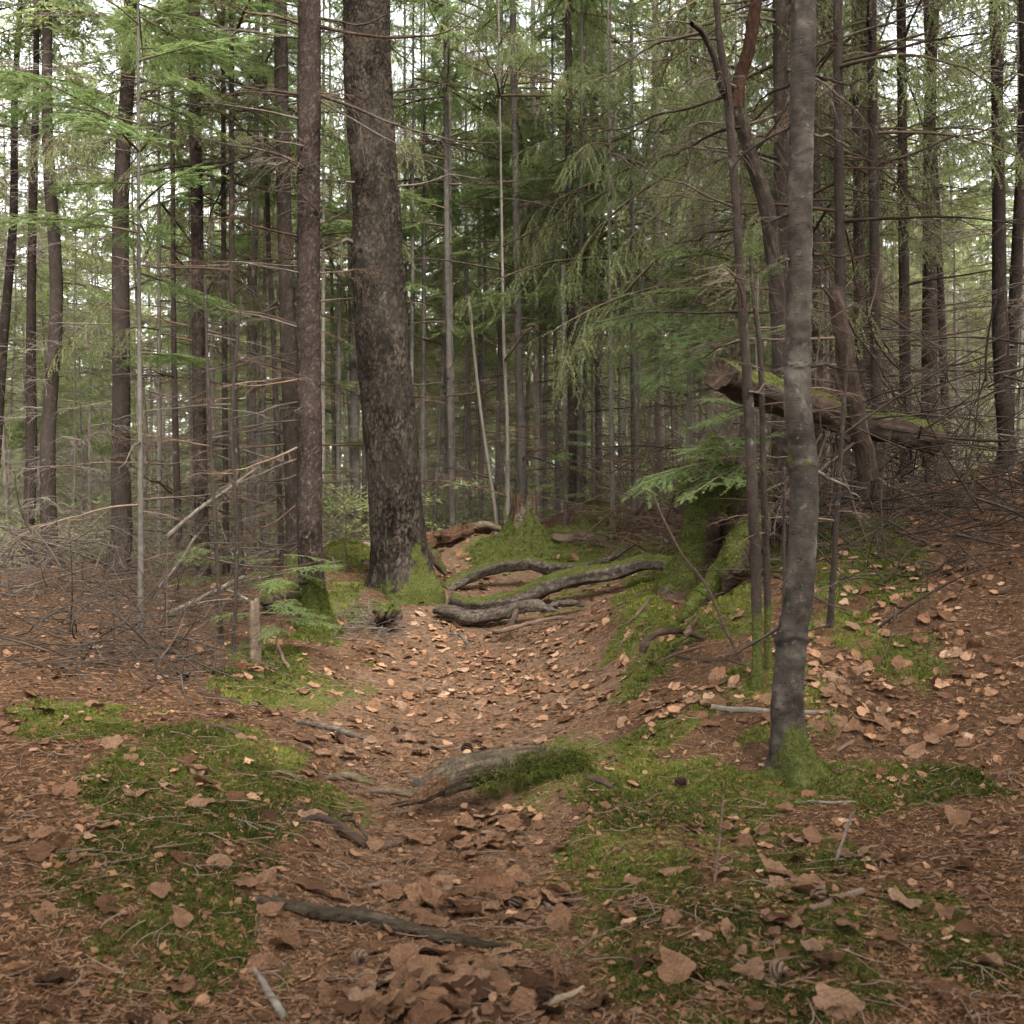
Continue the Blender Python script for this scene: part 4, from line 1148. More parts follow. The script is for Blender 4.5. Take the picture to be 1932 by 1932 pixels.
for pp, yy in [([(1440, 360), (1400, 300), (1350, 270)], [6.4, 6.2, 6.1]), ([(1420, 290), (1470, 220), (1510, 120)], [6.3, 6.1, 6.0]), ([(1400, 170), (1350, 150), (1280, 170)], [6.2, 6.1, 6.0])]:
    twiggy(root, pp, yy, .010, rg, n1=14, l1=.35)

# broken log hanging among the stems
def log_thing(name, label, cat, pxs, Ys, r0, r1, mat, rng, moss_top=.0, nside=36, nrow=70, rough=.10, ends=(True, True), endmat=None, count=0, msize=.016, ridges=7, flat=1.0, splinter=(0, 0), wig=.30):
    W = np.array([P(a, b, c) for (a, b), c in zip(pxs, Ys)])
    C = cr(W, nrow)
    wv_ = float(rng.uniform(0, 90))
    for ax_ in range(3):
        C[:, ax_] += wig * float(np.mean(r0)) * fbm(np.stack([np.linspace(0, 4 + nrow * .07, nrow), np.full(nrow, wv_ + 13.7 * ax_), np.zeros(nrow)], -1), 3, 41)
    org = C[0].copy()
    t = np.linspace(0, 1, nrow)
    rr = np.interp(t, np.linspace(0, 1, len(r0)) if np.ndim(r0) else [0, 1], r0 if np.ndim(r0) else [r0, r1])
    th = np.arange(nside) * 2 * math.pi / nside
    T_, S_ = np.meshgrid(th, t)
    sd_ = float(rng.uniform(0, 50))
    q = np.stack([np.cos(T_) * 1.0, np.sin(T_) * 1.0, S_ * 3], -1)
    j = 1 + rough * (.35 * fbm(np.stack([np.cos(T_) * 2.5, np.sin(T_) * 2.5, S_ * 26], -1) + sd_, 3, 5) + fbm(q * 1.6 + sd_, 3, 2) + .6 * fbm(np.stack([np.cos(T_) * ridges * .5, np.sin(T_) * ridges * .5, S_ * 2.2], -1) + sd_, 2, 3))
    if splinter[0]: C[0] = C[0]
    V, Q = tubes(C, rr, nside, j[None])
    V = V.reshape(nrow, nside, 3)
    ax = nrm(C[-1] - C[0])
    for e, k in ((0, splinter[0]), (-1, splinter[1])):
        if k:
            V[e] += ax * (-1 if e == 0 else 1) * k * rng.uniform(0, 1, (nside, 1))
    if flat != 1.0:
        V[..., 2] = C[:, None, 2] + (V[..., 2] - C[:, None, 2]) * flat
    upn = (V[..., 2] - C[:, None, 2]) / np.maximum(rr[:, None] * flat, 1e-4)
    mo = np.clip(sstep(.75 - moss_top, 1.15 - moss_top, upn + .35 * fbm(q * 2.2 + sd_, 3, 9)) if moss_top else np.zeros_like(upn), 0, 1)
    root = thing(name, label, cat, tuple(org))
    # a frame along the log so that the grain runs along it
    ex = Vector(ax); ey = Vector((0, 0, 1)).cross(ex)
    ey = ey.normalized() if ey.length > .1 else Vector((0, 1, 0))
    Rm = Matrix((ex, ey, ex.cross(ey)))
    Rn = np.array(Rm)
    Vl = (V.reshape(-1, 3) - org) @ Rn.T
    mb = MB(); mb.add(Vl, Q=Q, moss=mo.ravel(), tint=rng.uniform(.2, .8, len(Vl)))
    for e, on in ((0, ends[0]), (-1, ends[1])):
        if on:
            ring = Vl.reshape(nrow, nside, 3)[e]
            inner = ring.mean(0) + (ring - ring.mean(0)) * .6 + np.array([rng.uniform(.004, .02) * (1 if e == 0 else -1), 0, 0])
            n_ = nside
            VV = np.vstack([ring, inner, inner.mean(0)[None] + [(.03 if e == 0 else -.03) * rr[e] * 4, 0, 0]])
            mb.add(VV, Q=[(i, (i + 1) % n_, n_ + (i + 1) % n_, n_ + i) for i in range(n_)], T=[(n_ + i, n_ + (i + 1) % n_, 2 * n_) for i in range(n_)], mat=1, tint=rng.uniform(0, 1, len(VV)))
    o = obj('body', mb.mesh('body', [M[mat], M[endmat or mat]]), root)
    o.rotation_euler = Rm.transposed().to_euler()
    if count:
        surf_moss((V - org).reshape(-1, 3), Q, mo.ravel(), count, msize, root, rng, min_w=.35)
    return root

log_thing('broken_log', 'broken mossy log hanging among the stems, its cut end toward the trail', 'log', [(1352, 704), (1400, 722), (1470, 748), (1560, 778), (1660, 800), (1760, 830)], [5.5, 5.6, 5.7, 5.9, 6.1, 6.3], .082, .09, 'darkwood', rg, .55, rough=.2, count=900, splinter=(.02, 0), endmat='darkwood')
log_thing('dead_tree', 'dark dead trunk leaning behind the hanging log', 'log', [(1575, 540), (1590, 640), (1610, 760), (1640, 900)], [5.8, 5.8, 5.9, 6.0], .04, .06, 'darkwood', rg, 0, 20)
tangle_r = thing('brush_branch', 'tangled dead branches heaped below the hanging log', 'branch', tuple(P(1580, 860, 5.9)))
for i in range(16):
    a = P(rg.uniform(1540, 1640), rg.uniform(540, 980), rg.uniform(5.2, 6.3)); bq = a + np.array([rg.uniform(-.6, .6), rg.uniform(-.4, .4), rg.uniform(-.7, .5)])
    add_branch(tangle_r, DEAD[i % 10], a, bq, 'dead_branch')

for k, (px_, Yd, lab) in enumerate([(1590, 6.6, 'dead spruce full of tangled twigs right behind the smooth grey tree'), (1655, 7.4, 'dead spruce full of tangled twigs at the right edge of the bank'), (1545, 7.8, 'thin dead spruce above the hanging log'), (1625, 8.8, 'dark spruce at the back of the right bank'), (1500, 8.8, 'dark thin spruce behind the lichen spotted spruce'), (1570, 10.2, 'dark bushy spruce behind the hanging log'), (1640, 10.8, 'dark bushy spruce far right behind the hanging log'), (1710, 9.2, 'dark spruce at the right end of the bank')]):
    rr_ = np.random.default_rng(640 + k)
    t_, bb, ll, rr, _ = simple_tree('spruce_tree', lab, [(px_ - 10, 0, 16), (px_, 900, 22)], Yd, 'dark', 11, 140 + k, 18, .06, .3, crown=.7, crown_z=6.0)
    dead_whorls(t_, bb, ll, .15, 5.4, 40, rr_, .5, 1.4, pitch=(-.5, .2))
    dead_whorls(t_, bb, ll, 2.4, 5.6, 8, rr_, .8, 1.5, None, SPR, (-.4, .0), 'branch')
# --- the left stand
LEFT = [('slender dark conifer at the outermost left of the stand', [(327, 500, 9), (330, 760, 11), (336, 1000, 14)], 9.0, 'dark', 12), ('brown spruce with stubby dead branches, thickest in the left stand', [(366, 0, 20), (371, 350, 21), (375, 700, 23), (381, 1030, 26)], 8.6, 'flakes', 13),
        ('thin straight conifer, first to the right of the stubby brown spruce', [(421, 250, 8), (423, 600, 10), (427, 1060, 11)], 8.8, 'dark', 10), ('thin straight conifer, second to the right of the stubby brown spruce', [(437, 0, 9), (437, 350, 10), (440, 700, 12), (455, 1100, 15)], 8.4, 'dark', 12),
        ('slim grey conifer midway between stubby brown spruce and mossy footed spruce', [(484, 250, 11), (478, 600, 13), (476, 1000, 15)], 10.5, 'greybark', 12), ('thin leaning conifer left of the dark spruce pair', [(505, 400, 9), (516, 640, 10), (532, 1060, 12)], 9.6, 'dark', 11),
        ('dark spruce standing close behind the mossy footed spruce', [(529, 0, 24), (535, 350, 26), (543, 600, 29), (552, 900, 30), (556, 1060, 31)], 8.8, 'dark', 13), ('grey fir seen in the gap between mossy footed spruce and big plated spruce', [(655, 160, 13), (664, 520, 15), (669, 800, 17), (671, 1010, 18)], 13.5, 'greybark', 13),
        ('thin dark fir hugging the left edge of the big plated spruce', [(688, 760, 8), (687, 1000, 9)], 12.5, 'dark', 9), ('slim pole tree in front of the stand, its top lost in twigs', [(386, 520, 5), (396, 800, 6), (420, 1250, 8)], 6.2, 'dark', None), ('thin bent pole beside the broken post', [(455, 560, 5), (437, 800, 6), (447, 1010, 7), (440, 1260, 8)], 6.0, 'dark', None)]
for k, (lab, pts, Yd, bk, zt) in enumerate(LEFT):
    rr_ = np.random.default_rng(600 + k)
    t_, bb, ll, rd, _ = simple_tree('conifer_tree', lab, pts, Yd, bk, zt, 60 + k, 26 if pts[0][2] > 15 else 14, .025 if pts[0][2] > 15 else .05, .3, kind='flakes' if pts[0][2] > 15 else None, crown=.38 if zt else None, crown_z=(zt or 1) * .7, moss_h=.25 if k in (4, 6) else 0)
    if zt: dead_whorls(t_, bb, ll, .5, min(7.2, zt * .65), 34 if k != 8 else 10, rr_, .4, 1.3)
    else: dead_whorls(t_, bb, ll, .3, ll[-1, 2], 9, rr_, .2, .6)
    if zt: dead_whorls(t_, bb, ll, 3.6, min(zt - 1, .5 * Yd + 2.0), 7, rr_, .9, 1.6, None, SPR[:4] + FIR, (-.25, .1), 'branch')

# --- the middle distance
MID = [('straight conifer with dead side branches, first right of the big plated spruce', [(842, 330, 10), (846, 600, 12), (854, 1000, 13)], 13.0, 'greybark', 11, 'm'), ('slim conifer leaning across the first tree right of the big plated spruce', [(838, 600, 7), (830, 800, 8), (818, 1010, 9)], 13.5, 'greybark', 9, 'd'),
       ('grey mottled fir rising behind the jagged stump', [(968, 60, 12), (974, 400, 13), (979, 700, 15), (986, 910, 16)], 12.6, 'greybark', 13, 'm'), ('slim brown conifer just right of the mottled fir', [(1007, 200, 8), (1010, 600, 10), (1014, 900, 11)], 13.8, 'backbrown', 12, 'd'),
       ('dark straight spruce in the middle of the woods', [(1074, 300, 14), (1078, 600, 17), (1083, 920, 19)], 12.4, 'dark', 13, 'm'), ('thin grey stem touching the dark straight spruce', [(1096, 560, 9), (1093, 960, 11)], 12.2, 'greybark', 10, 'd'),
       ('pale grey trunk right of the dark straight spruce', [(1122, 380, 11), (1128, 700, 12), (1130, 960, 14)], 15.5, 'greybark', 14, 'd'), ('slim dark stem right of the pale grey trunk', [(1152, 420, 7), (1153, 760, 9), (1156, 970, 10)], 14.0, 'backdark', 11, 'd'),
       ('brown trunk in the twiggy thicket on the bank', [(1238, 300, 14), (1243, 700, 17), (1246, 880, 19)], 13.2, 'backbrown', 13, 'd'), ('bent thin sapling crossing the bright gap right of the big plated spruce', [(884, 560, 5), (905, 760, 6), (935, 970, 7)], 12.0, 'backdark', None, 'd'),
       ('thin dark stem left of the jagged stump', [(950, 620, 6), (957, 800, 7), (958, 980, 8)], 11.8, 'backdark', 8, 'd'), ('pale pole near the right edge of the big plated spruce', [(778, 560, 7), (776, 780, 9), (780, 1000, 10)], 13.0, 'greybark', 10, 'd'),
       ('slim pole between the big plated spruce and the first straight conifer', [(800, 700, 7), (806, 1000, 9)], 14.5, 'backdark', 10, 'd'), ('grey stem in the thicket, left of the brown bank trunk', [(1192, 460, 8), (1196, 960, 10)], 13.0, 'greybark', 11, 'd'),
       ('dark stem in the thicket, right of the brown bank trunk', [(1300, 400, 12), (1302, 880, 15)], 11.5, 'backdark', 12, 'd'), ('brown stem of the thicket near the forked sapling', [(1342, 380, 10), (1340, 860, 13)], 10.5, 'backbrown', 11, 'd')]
for k, (lab, pts, Yd, bk, zt, kd) in enumerate(MID):
    rr_ = np.random.default_rng(700 + k)
    t_, bb, ll, rd, _ = simple_tree('conifer_tree', lab, pts, Yd, bk, zt, 90 + k, 14, .08, .25, crown=.3 if zt else None, crown_z=(zt or 1) * .78)
    top = ll[-1, 2]
    dead_whorls(t_, bb, ll, .4, min(5.5, top * .7), (26 if kd == 'd' else 18) if pts[0][0] > 1180 else 14, rr_, .4, 1.5)
    if kd == 'm':
        dead_whorls(t_, bb, ll, 2.6, 7.2, 12, rr_, .9, 1.7, None, FIR + SPR[:3], (-.12, .2), 'branch')
    if top > 7.5:
        dead_whorls(t_, bb, ll, 4.6, min(top - .5, .5 * Yd + 2.2), 7, rr_, 1.0, 1.8, None, SPR + FIR[:3], (-.3, .05), 'branch')

# --- understorey firs and spruces whose green sprays fill the middle of the picture
UND = [('fir_tree', 'young fir with flat dark sprays beside the big plated spruce', 800, 13.6, 8.0, 'f', 14, 2.6, 7.6, 1.5), ('fir_tree', 'young fir holding dark sprays before the mottled fir', 945, 13.6, 7.5, 'f', 15, 2.8, 7.2, 1.6), ('fir_tree', 'young fir with bright sprays left of the dark straight spruce', 1045, 13.4, 8.0, 'f', 18, 2.6, 7.6, 1.6),
       ('spruce_tree', 'drooping young spruce reaching over the bank from the right', 1300, 9.0, 7.0, 's', 30, 1.9, 6.5, 2.1), ('spruce_tree', 'drooping spruce with pale green sprays over the jagged stump', 1150, 11.6, 8.5, 's', 22, 3.0, 8.0, 2.0), ('spruce_tree', 'young spruce in the thicket behind the forked sapling', 1385, 8.4, 6.0, 's', 26, 1.5, 5.6, 1.7),
       ('spruce_tree', 'drooping spruce high in the middle of the woods', 1020, 14.5, 10, 's', 26, 4.0, 9.0, 2.2), ('spruce_tree', 'spruce with low pale sprays beyond the first straight conifer', 880, 15.5, 9, 's', 24, 2.6, 8.5, 2.0), ('fir_tree', 'fir with bright sprays left of the mossy footed spruce', 470, 13, 8.5, 'f', 20, 1.2, 8, 1.6),
       ('fir_tree', 'fir with green sprays hanging into the picture at the left edge', 262, 6.4, 6.5, 'f', 22, 1.6, 5.5, 1.2), ('fir_tree', 'small fir behind the pale log in the gap', 640, 13, 3.6, 'f', 18, .4, 3.3, .9), ('fir_tree', 'small low fir at the foot of the dark straight spruce', 1062, 11.4, 1.6, 'f', 12, .25, 1.5, .7),
       ('spruce_tree', 'tall spruce behind the leaning orange trunk', 1560, 8.8, 9, 's', 26, 2.6, 6.5, 1.6), ('fir_tree', 'fir behind the slim grey conifer of the left stand', 560, 16, 9, 'f', 20, 2.0, 8.5, 1.8), ('spruce_tree', 'far spruce with sprays over the bright gap', 735, 16.5, 10, 's', 22, 3.2, 9.2, 2.0), ('fir_tree', 'fir at the top of the gap over the trail', 905, 18, 12, 'f', 24, 4.5, 11, 2.2),
       ('fir_tree', 'fir with spreading sprays right behind the big plated spruce', 765, 15.5, 10, 'f', 16, 3.2, 9.5, 1.9), ('spruce_tree', 'spruce with hanging sprays left of the mottled fir', 915, 15.2, 10, 's', 16, 3.8, 9.4, 2.0), ('spruce_tree', 'tall spruce with hanging sprays right of the mottled fir', 1000, 17, 12, 's', 26, 3.6, 11, 2.3),
       ('fir_tree', 'fir with broad sprays right of the dark straight spruce', 1105, 15, 10, 'f', 26, 3.0, 9.5, 2.1), ('spruce_tree', 'spruce with pale sprays above the thicket on the bank', 1195, 14.2, 10, 's', 26, 3.4, 9.4, 2.1), ('fir_tree', 'fir filling the gap left of the big plated spruce', 625, 15, 9, 'f', 22, 1.6, 8.6, 1.9), ('fir_tree', 'fir behind the thin straight conifers of the left stand', 425, 15.5, 9, 'f', 20, 2.0, 8.6, 1.7),
       ('spruce_tree', 'spruce with hanging sprays left of the stubby brown spruce', 300, 9.6, 8, 's', 26, 2.2, 7.4, 1.7), ('spruce_tree', 'spruce filling the top behind the thin straight conifers', 400, 12, 9.5, 's', 30, 3.2, 9, 1.9), ('fir_tree', 'fir spreading behind the slim grey conifer', 500, 12.4, 9, 'f', 28, 3.0, 8.6, 1.9), ('spruce_tree', 'spruce behind the mossy footed spruce, filling the gap up high', 610, 12.5, 9.5, 's', 26, 3.6, 9, 1.8),
       ('spruce_tree', 'tall spruce arching over the end of the trail', 850, 13.4, 10.5, 's', 18, 5.0, 10, 2.0), ('fir_tree', 'fir spreading above the pale grey trunk', 1135, 16.5, 11, 'f', 26, 4.0, 10.5, 2.2), ('spruce_tree', 'spruce at the back between mottled fir and dark straight spruce', 1030, 19, 13, 's', 26, 4.0, 12, 2.6)]
for k, (nm, lab, px, Yd, ht, kd, nb, z0, z1, Lm) in enumerate(UND):
    rr_ = np.random.default_rng(800 + k)
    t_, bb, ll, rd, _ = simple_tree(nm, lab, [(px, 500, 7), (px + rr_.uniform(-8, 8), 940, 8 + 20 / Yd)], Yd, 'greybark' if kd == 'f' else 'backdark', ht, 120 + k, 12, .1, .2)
    pool = FIR if kd == 'f' else SPR
    for z in np.sort(rr_.uniform(z0, min(z1, ht - .2), nb)):
        A = on_trunk(bb, ll, z); a = rr_.uniform(0, 6.283)
        L = Lm * rr_.uniform(.55, 1.05) * (1 - .55 * (z - z0) / max(ht - z0, .5))
        if kd == 'f':
            pt = rr_.uniform(-.15, .15)
        else:
            pt = rr_.uniform(-.45, -.05)
        B = A + L * np.array([math.cos(a) * math.cos(pt), math.sin(a) * math.cos(pt), math.sin(pt)])
        add_branch(t_, pool[int(rr_.integers(len(pool)))], A, B, 'branch', rr_.uniform(-.3, .3))
    dead_whorls(t_, bb, ll, .3, z0, int(4 + z0 * 3), rr_, .3, .9)

# low fir reaching out over the bank from the right
fr = thing('fir_tree', 'young fir with bright green sprays reaching over the mossy stump', 'tree', tuple(P(1442, 1000, 6.3)))
stem = np.array([P(1440, 1010, 6.3), P(1436, 900, 6.3), P(1430, 780, 6.25), P(1428, 640, 6.2), P(1430, 520, 6.2)])
mb = MB(); v_, q_ = tubes(cr(stem, 24), np.linspace(.022, .006, 24), 10); mb.add(v_, Q=q_)
obj('trunk', mb.mesh('trunk', M['greybark'], origin=fr.location), fr)
for (a, b, yb) in [((1436, 860), (1200, 885), 6.0), ((1436, 850), (1260, 838), 5.9), ((1434, 865), (1300, 930), 5.6), ((1433, 780), (1285, 788), 6.0), ((1433, 770), (1330, 740), 6.3), ((1430, 700), (1340, 690), 6.6), ((1436, 840), (1360, 810), 5.7), ((1430, 640), (1500, 600), 6.0), ((1430, 560), (1370, 500), 6.4), ((1430, 540), (1490, 470), 6.1),
                   ((1436, 830), (1520, 800), 6.4), ((1430, 480), (1395, 450), 6.0), ((1434, 890), (1240, 935), 6.2)]:
    add_branch(fr, FIR[int(rg.integers(7))], P(*a, 6.28), P(*b, yb), 'branch', rg.uniform(-.25, .25))
fr2 = thing('fir_tree', 'fir with level dark green sprays behind the forked sapling', 'tree', tuple(P(1405, 1000, 8.4)))
mb = MB(); v_, q_ = tubes(cr(np.array([P(1405, 1010, 8.4), P(1402, 700, 8.4), P(1400, 400, 8.4), P(1398, 200, 8.4)]), 24), np.linspace(.04, .01, 24), 10); mb.add(v_, Q=q_)
obj('trunk', mb.mesh('trunk', M['greybark'], origin=fr2.location), fr2)
for (a, b, yb) in [((1402, 560), (1180, 545), 7.6), ((1402, 570), (1130, 605), 7.8), ((1402, 620), (1190, 640), 7.9), ((1402, 540), (1230, 500), 8.2), ((1402, 640), (1240, 680), 7.4), ((1402, 500), (1250, 450), 7.8), ((1402, 600), (1300, 630), 7.2)]:
    add_branch(fr2, FIR[int(rg.integers(7))], P(*a, 8.4), P(*b, yb), 'branch', rg.uniform(-.25, .25))

# --- seedlings on the left
for lab, gx_, gy_, hgt, nb in [('small fir seedling with dark flat sprays before the mossy footed spruce', 535, 1195, .55, 9), ('tiny fir seedling beside the broken post', 520, 1235, .32, 6), ('small fir seedling in the brush at the left', 385, 1150, .5, 8)]:
    g = G(gx_, gy_)
    t_ = thing('fir_seedling', lab, 'seedling', tuple(g))
    mb = MB(); v_, q_ = tubes(cr(np.array([g + [0, 0, -.03], g + [.01, 0, hgt * .5], g + [0, .01, hgt]]), 8), np.linspace(.007, .002, 8), 6); mb.add(v_, Q=q_)
    obj('stem', mb.mesh('stem', M['livetwig'], origin=g), t_)
    for i in range(nb):
        z = hgt * rg.uniform(.45, 1.0); a = rg.uniform(0, 6.28) if i > 2 else (0, 3.14, 4.7)[i]
        add_branch(t_, FIR[i % 7], g + [0, 0, z], g + [0, 0, z] + np.array([math.cos(a), math.sin(a), rg.uniform(-.1, .15)]) * rg.uniform(.25, .48), 'branch')
for k, (lab, pp, r0) in enumerate([('thin dead seedling standing in the gap left of the big plated spruce', [(655, 1088), (651, 1020), (648, 955)], .010), ('short dead stub left of the charred log', [(636, 1087), (630, 1060), (625, 1045)], .012)]):
    o = thing('dead_seedling', lab, 'seedling', tuple(P(*pp[0], 8.6)))
    twiggy(o, pp, 8.6, r0, rg, 'stem', n1=8 if k == 0 else 2, l1=.12)

# ================================================================== the woods behind: copies
UT = []
for i in range(6):
    r = np.random.default_rng(1000 + i)
    z = np.linspace(-.3, 14, 24)
    ln = np.stack([.12 * fbm(np.stack([z * .25, z * 0 + i * 7.7, z * 0], -1), 2, 4) * (z > 0), .12 * fbm(np.stack([z * .25, z * 0 + i * 3.1 + 40, z * 0], -1), 2, 4) * (z > 0), z], -1)
    V, Q, mo, ti = trunk_arrays(ln, np.maximum(.075 * (1 - np.maximum(z, 0) / 15), .008), 10, z, None, .3, .2, 3, i)
    mb = MB(); mb.add(V, Q=Q, tint=ti)
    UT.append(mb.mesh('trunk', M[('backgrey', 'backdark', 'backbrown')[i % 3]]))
UTD = []
for q in range(6):
    me_ = UT[q].copy(); me_.materials.clear(); me_.materials.append(M['dark' if q % 2 else 'flakes']); UTD.append(me_)
rb = np.random.default_rng(77)
placed = []
ZONES = [(330, 'left of the outermost left conifer'), (500, 'within the left stand'), (600, 'behind the mossy footed spruce'), (690, 'left of the big plated spruce'), (790, 'behind the big plated spruce'), (900, 'just right of the big plated spruce'), (960, 'left of the jagged stump'), (1050, 'behind the jagged stump'),
         (1110, 'around the dark straight spruce'), (1200, 'beyond the grooved mossy log'), (1300, 'above the right bank'), (1420, 'behind the forked sapling'), (1540, 'behind the smooth grey tree'), (1640, 'right of the smooth grey tree'), (9999, 'at the far right of the hanging log')]
def name_all(roots, what):
    seen = {}
    for X, Y, root, bk in sorted(roots, key=lambda q: q[0] / q[1]):
        px = 966 + X / (K * Y)
        z = next(t for lim, t in ZONES if px < lim)
        k = seen[(z, bk)] = seen.get((z, bk), 0) + 1
        sfx = {1: 'st', 2: 'nd', 3: 'rd'}.get(k if k < 20 else k % 10, 'th')
        root['label'] = f'{k}{sfx} {what.format(bk)} from left, {z}'
def fill(nm, label, group, count, y0, y1, half, rmin, rmax, hmin, hmax, crown_p, bare_n, cz=(.3, .6), min_d=.6, cs=(.8, 1.3), skip=None):
    c = 0; tries = 0; roots = []
    while c < count and tries < count * 30:
        tries += 1
        Y = math.sqrt(rb.uniform(y0 * y0, y1 * y1)); X = rb.uniform(-half, half) * Y
        if skip and skip(X, Y, rb): continue
        if any((X - a) ** 2 + (Y - b) ** 2 < min_d ** 2 for a, b in placed): continue
        placed.append((X, Y)); c += 1
        Z = Hs(X, Y)
        root = thing(nm, label, 'tree', (X, Y, Z), group)
        h = rb.uniform(hmin, hmax); rr = rb.uniform(rmin, rmax)
        lean = rb.normal(0, .018, 2)
        ui = int(rb.integers(6)); roots.append((X, Y, root, ('grey', 'dark', 'brown')[ui % 3] if nm != 'flanking_conifer' else 'dark'))
        o = bpy.data.objects.new('trunk', (UTD if nm == 'flanking_conifer' else UT)[ui]); o.scale = (rr / .075, rr / .075, h / 14); o.rotation_euler = (lean[0], lean[1], rb.uniform(0, 6.28)); o.parent = root
        COL.objects.link(o)
        for q in range(bare_n):
            o = bpy.data.objects.new('bare_twigs', BARE[int(rb.integers(5))]); o.location = (0, 0, .3 + q * 3.0); s = rb.uniform(.7, 1.3); o.scale = (s, s, min(1, h * .09) * rb.uniform(.8, 1.1)); o.rotation_euler = (0, 0, rb.uniform(0, 6.28)); o.parent = root
            COL.objects.link(o)
        if rb.uniform() < crown_p and not (abs(X / Y) < .22 and Y < 16):
            z = h * rb.uniform(*cz)
            o = bpy.data.objects.new('crown', CROWN[int(rb.integers(5))]); s = rb.uniform(*cs) * (.6 + h / 25); o.location = (0, 0, z); o.scale = (s, s, (h * 1.02 - z) / 7); o.rotation_euler = (0, 0, rb.uniform(0, 6.28)); o.parent = root
            COL.objects.link(o)
    name_all(roots, label)
def skip_mid(X, Y, r):
    u = X / Y
    if path_w(np.array([X]), np.array([Y]))[0] > .2: return True
    if -.36 < u < -.22 and r.uniform() < .25: return True       # the bright gap on the left
    if abs(u + .02) < .05 and Y < 14: return True
    return False
def skip_far(X, Y, r):
    u = X / Y
    return False
fill('conifer_tree', 'slender {} conifer', 'slender conifers in the woods behind', 80, 14.5, 28, .60, .024, .060, 8, 14, 1.0, 2, (.22, .45), .5, (.7, 1.1), skip=skip_mid)
fill('pole_tree', 'bare thin {} pole tree', 'thin pole trees in the woods', 70, 11.5, 24, .50, .016, .032, 4, 9, .25, 1, (.5, .8), .35, (.4, .7), skip=skip_mid)
fill('distant_conifer', 'distant {} conifer', 'distant conifers', 175, 27, 62, .62, .05, .12, 12, 22, 1.0, 1, (.04, .25), .9, (1.1, 1.7), skip=skip_far)
fill('flanking_conifer', 'flanking {} conifer', 'conifers flanking the trail', 26, 6.0, 14, .95, .05, .10, 10, 15, 1.0, 2, (.35, .55), .8, skip=lambda X, Y, r: abs(X / Y) < .385)
# unseen conifers added around and behind the viewer to shade the near trail
for i in range(40):
    for _ in range(60):
        X, Y = (rb.uniform(-3, 5.5), rb.uniform(-9, -2.6)) if i < 26 else (rb.uniform(-9, 10), rb.uniform(-12, 4.5))
        if abs(X) > (.7 if Y < -2.6 else 3.9 + max(Y, 0) * .3) and all((X - a) ** 2 + (Y - b) ** 2 > 1.2 for a, b in placed): break
    placed.append((X, Y))
    root = thing('unseen_shade_conifer', 'unseen conifer added around the viewer to shade the near trail', 'tree', (X, Y, Hs(X, Y)), 'added shade conifers around the viewer')
    h = rb.uniform(9, 10.8) if i < 26 else rb.uniform(11, 15)
    o = bpy.data.objects.new('trunk', UT[i % 6]); o.scale = (1.5, 1.5, h / 14); o.parent = root; COL.objects.link(o)
    z = rb.uniform(2.2, 3.2) if i < 26 else rb.uniform(4.6, 6)
    o = bpy.data.objects.new('crown', CROWN[i % 5]); o.location = (0, 0, z); o.scale = ((1.7 if i < 26 else 1.4),) * 2 + ((h - z) / 7,); o.rotation_euler = (0, 0, rb.uniform(0, 6.28)); o.parent = root; COL.objects.link(o)

# ================================================================== roots, stumps, logs
def root_thing(label, pxs, Ys, rads, rng, moss=.0, mat='root', count=0, nm='tree_root', **kw):
    return log_thing(nm, label, 'root', pxs, Ys, rads, None, mat, rng, moss, 24, 110, .22, (True, True), None, count, .013, 5, **kw)
root_thing('thick grey root, highest of the three steps across the trail', [(838, 1112), (860, 1100), (895, 1083), (946, 1066), (991, 1063), (1035, 1070), (1077, 1071), (1119, 1063), (1161, 1046), (1190, 1028), (1215, 1024)], [8.3, 8.4, 8.5, 8.6, 8.6, 8.6, 8.6, 8.7, 8.8, 8.9, 9.0], [.05, .055, .06, .062, .058, .048, .042, .035, .032, .03, .01], rg, .35, count=900)
root_thing('thickest arched root, middle of the three steps across the trail', [(850, 1132), (880, 1138), (923, 1140), (979, 1124), (1035, 1103), (1077, 1090), (1119, 1083), (1160, 1080), (1217, 1066), (1270, 1062), (1300, 1080)], [7.75, 7.8, 7.85, 7.9, 7.9, 7.9, 7.85, 7.8, 7.7, 7.5, 7.3], [.05, .055, .062, .066, .075, .078, .075, .068, .06, .05, .02], rg, .55, count=2200)
root_thing('bare grey root, lowest of the three steps across the trail', [(818, 1152), (834, 1150), (862, 1160), (901, 1166), (946, 1156), (979, 1148), (1013, 1146), (1050, 1152)], [7.55, 7.5, 7.45, 7.4, 7.4, 7.4, 7.4, 7.4], [.012, .045, .06, .058, .05, .045, .045, .012], rg)
root_thing('short flat root right behind the lowest root step', [(1030, 1146), (1055, 1139), (1080, 1138), (1105, 1143)], [7.5, 7.5, 7.5, 7.5], [.02, .026, .024, .012], rg)
root_thing('thin reddish root lying on the leaves below the root steps', [(930, 1192), (965, 1184), (1007, 1174), (1049, 1166), (1090, 1166)], [7.0, 7.05, 7.1, 7.15, 7.15], [.012, .016, .016, .013, .008], rg, mat='stickwood')
root_thing('dark root stub bracing the lowest root step', [(975, 1152), (966, 1172), (950, 1188), (930, 1196)], [7.35, 7.2, 7.1, 7.0], [.022, .022, .018, .008], rg, mat='darkwood')
def ground_px(x, y, lift=0.):
    g = G(x, y); return g + np.array([0, 0, lift])
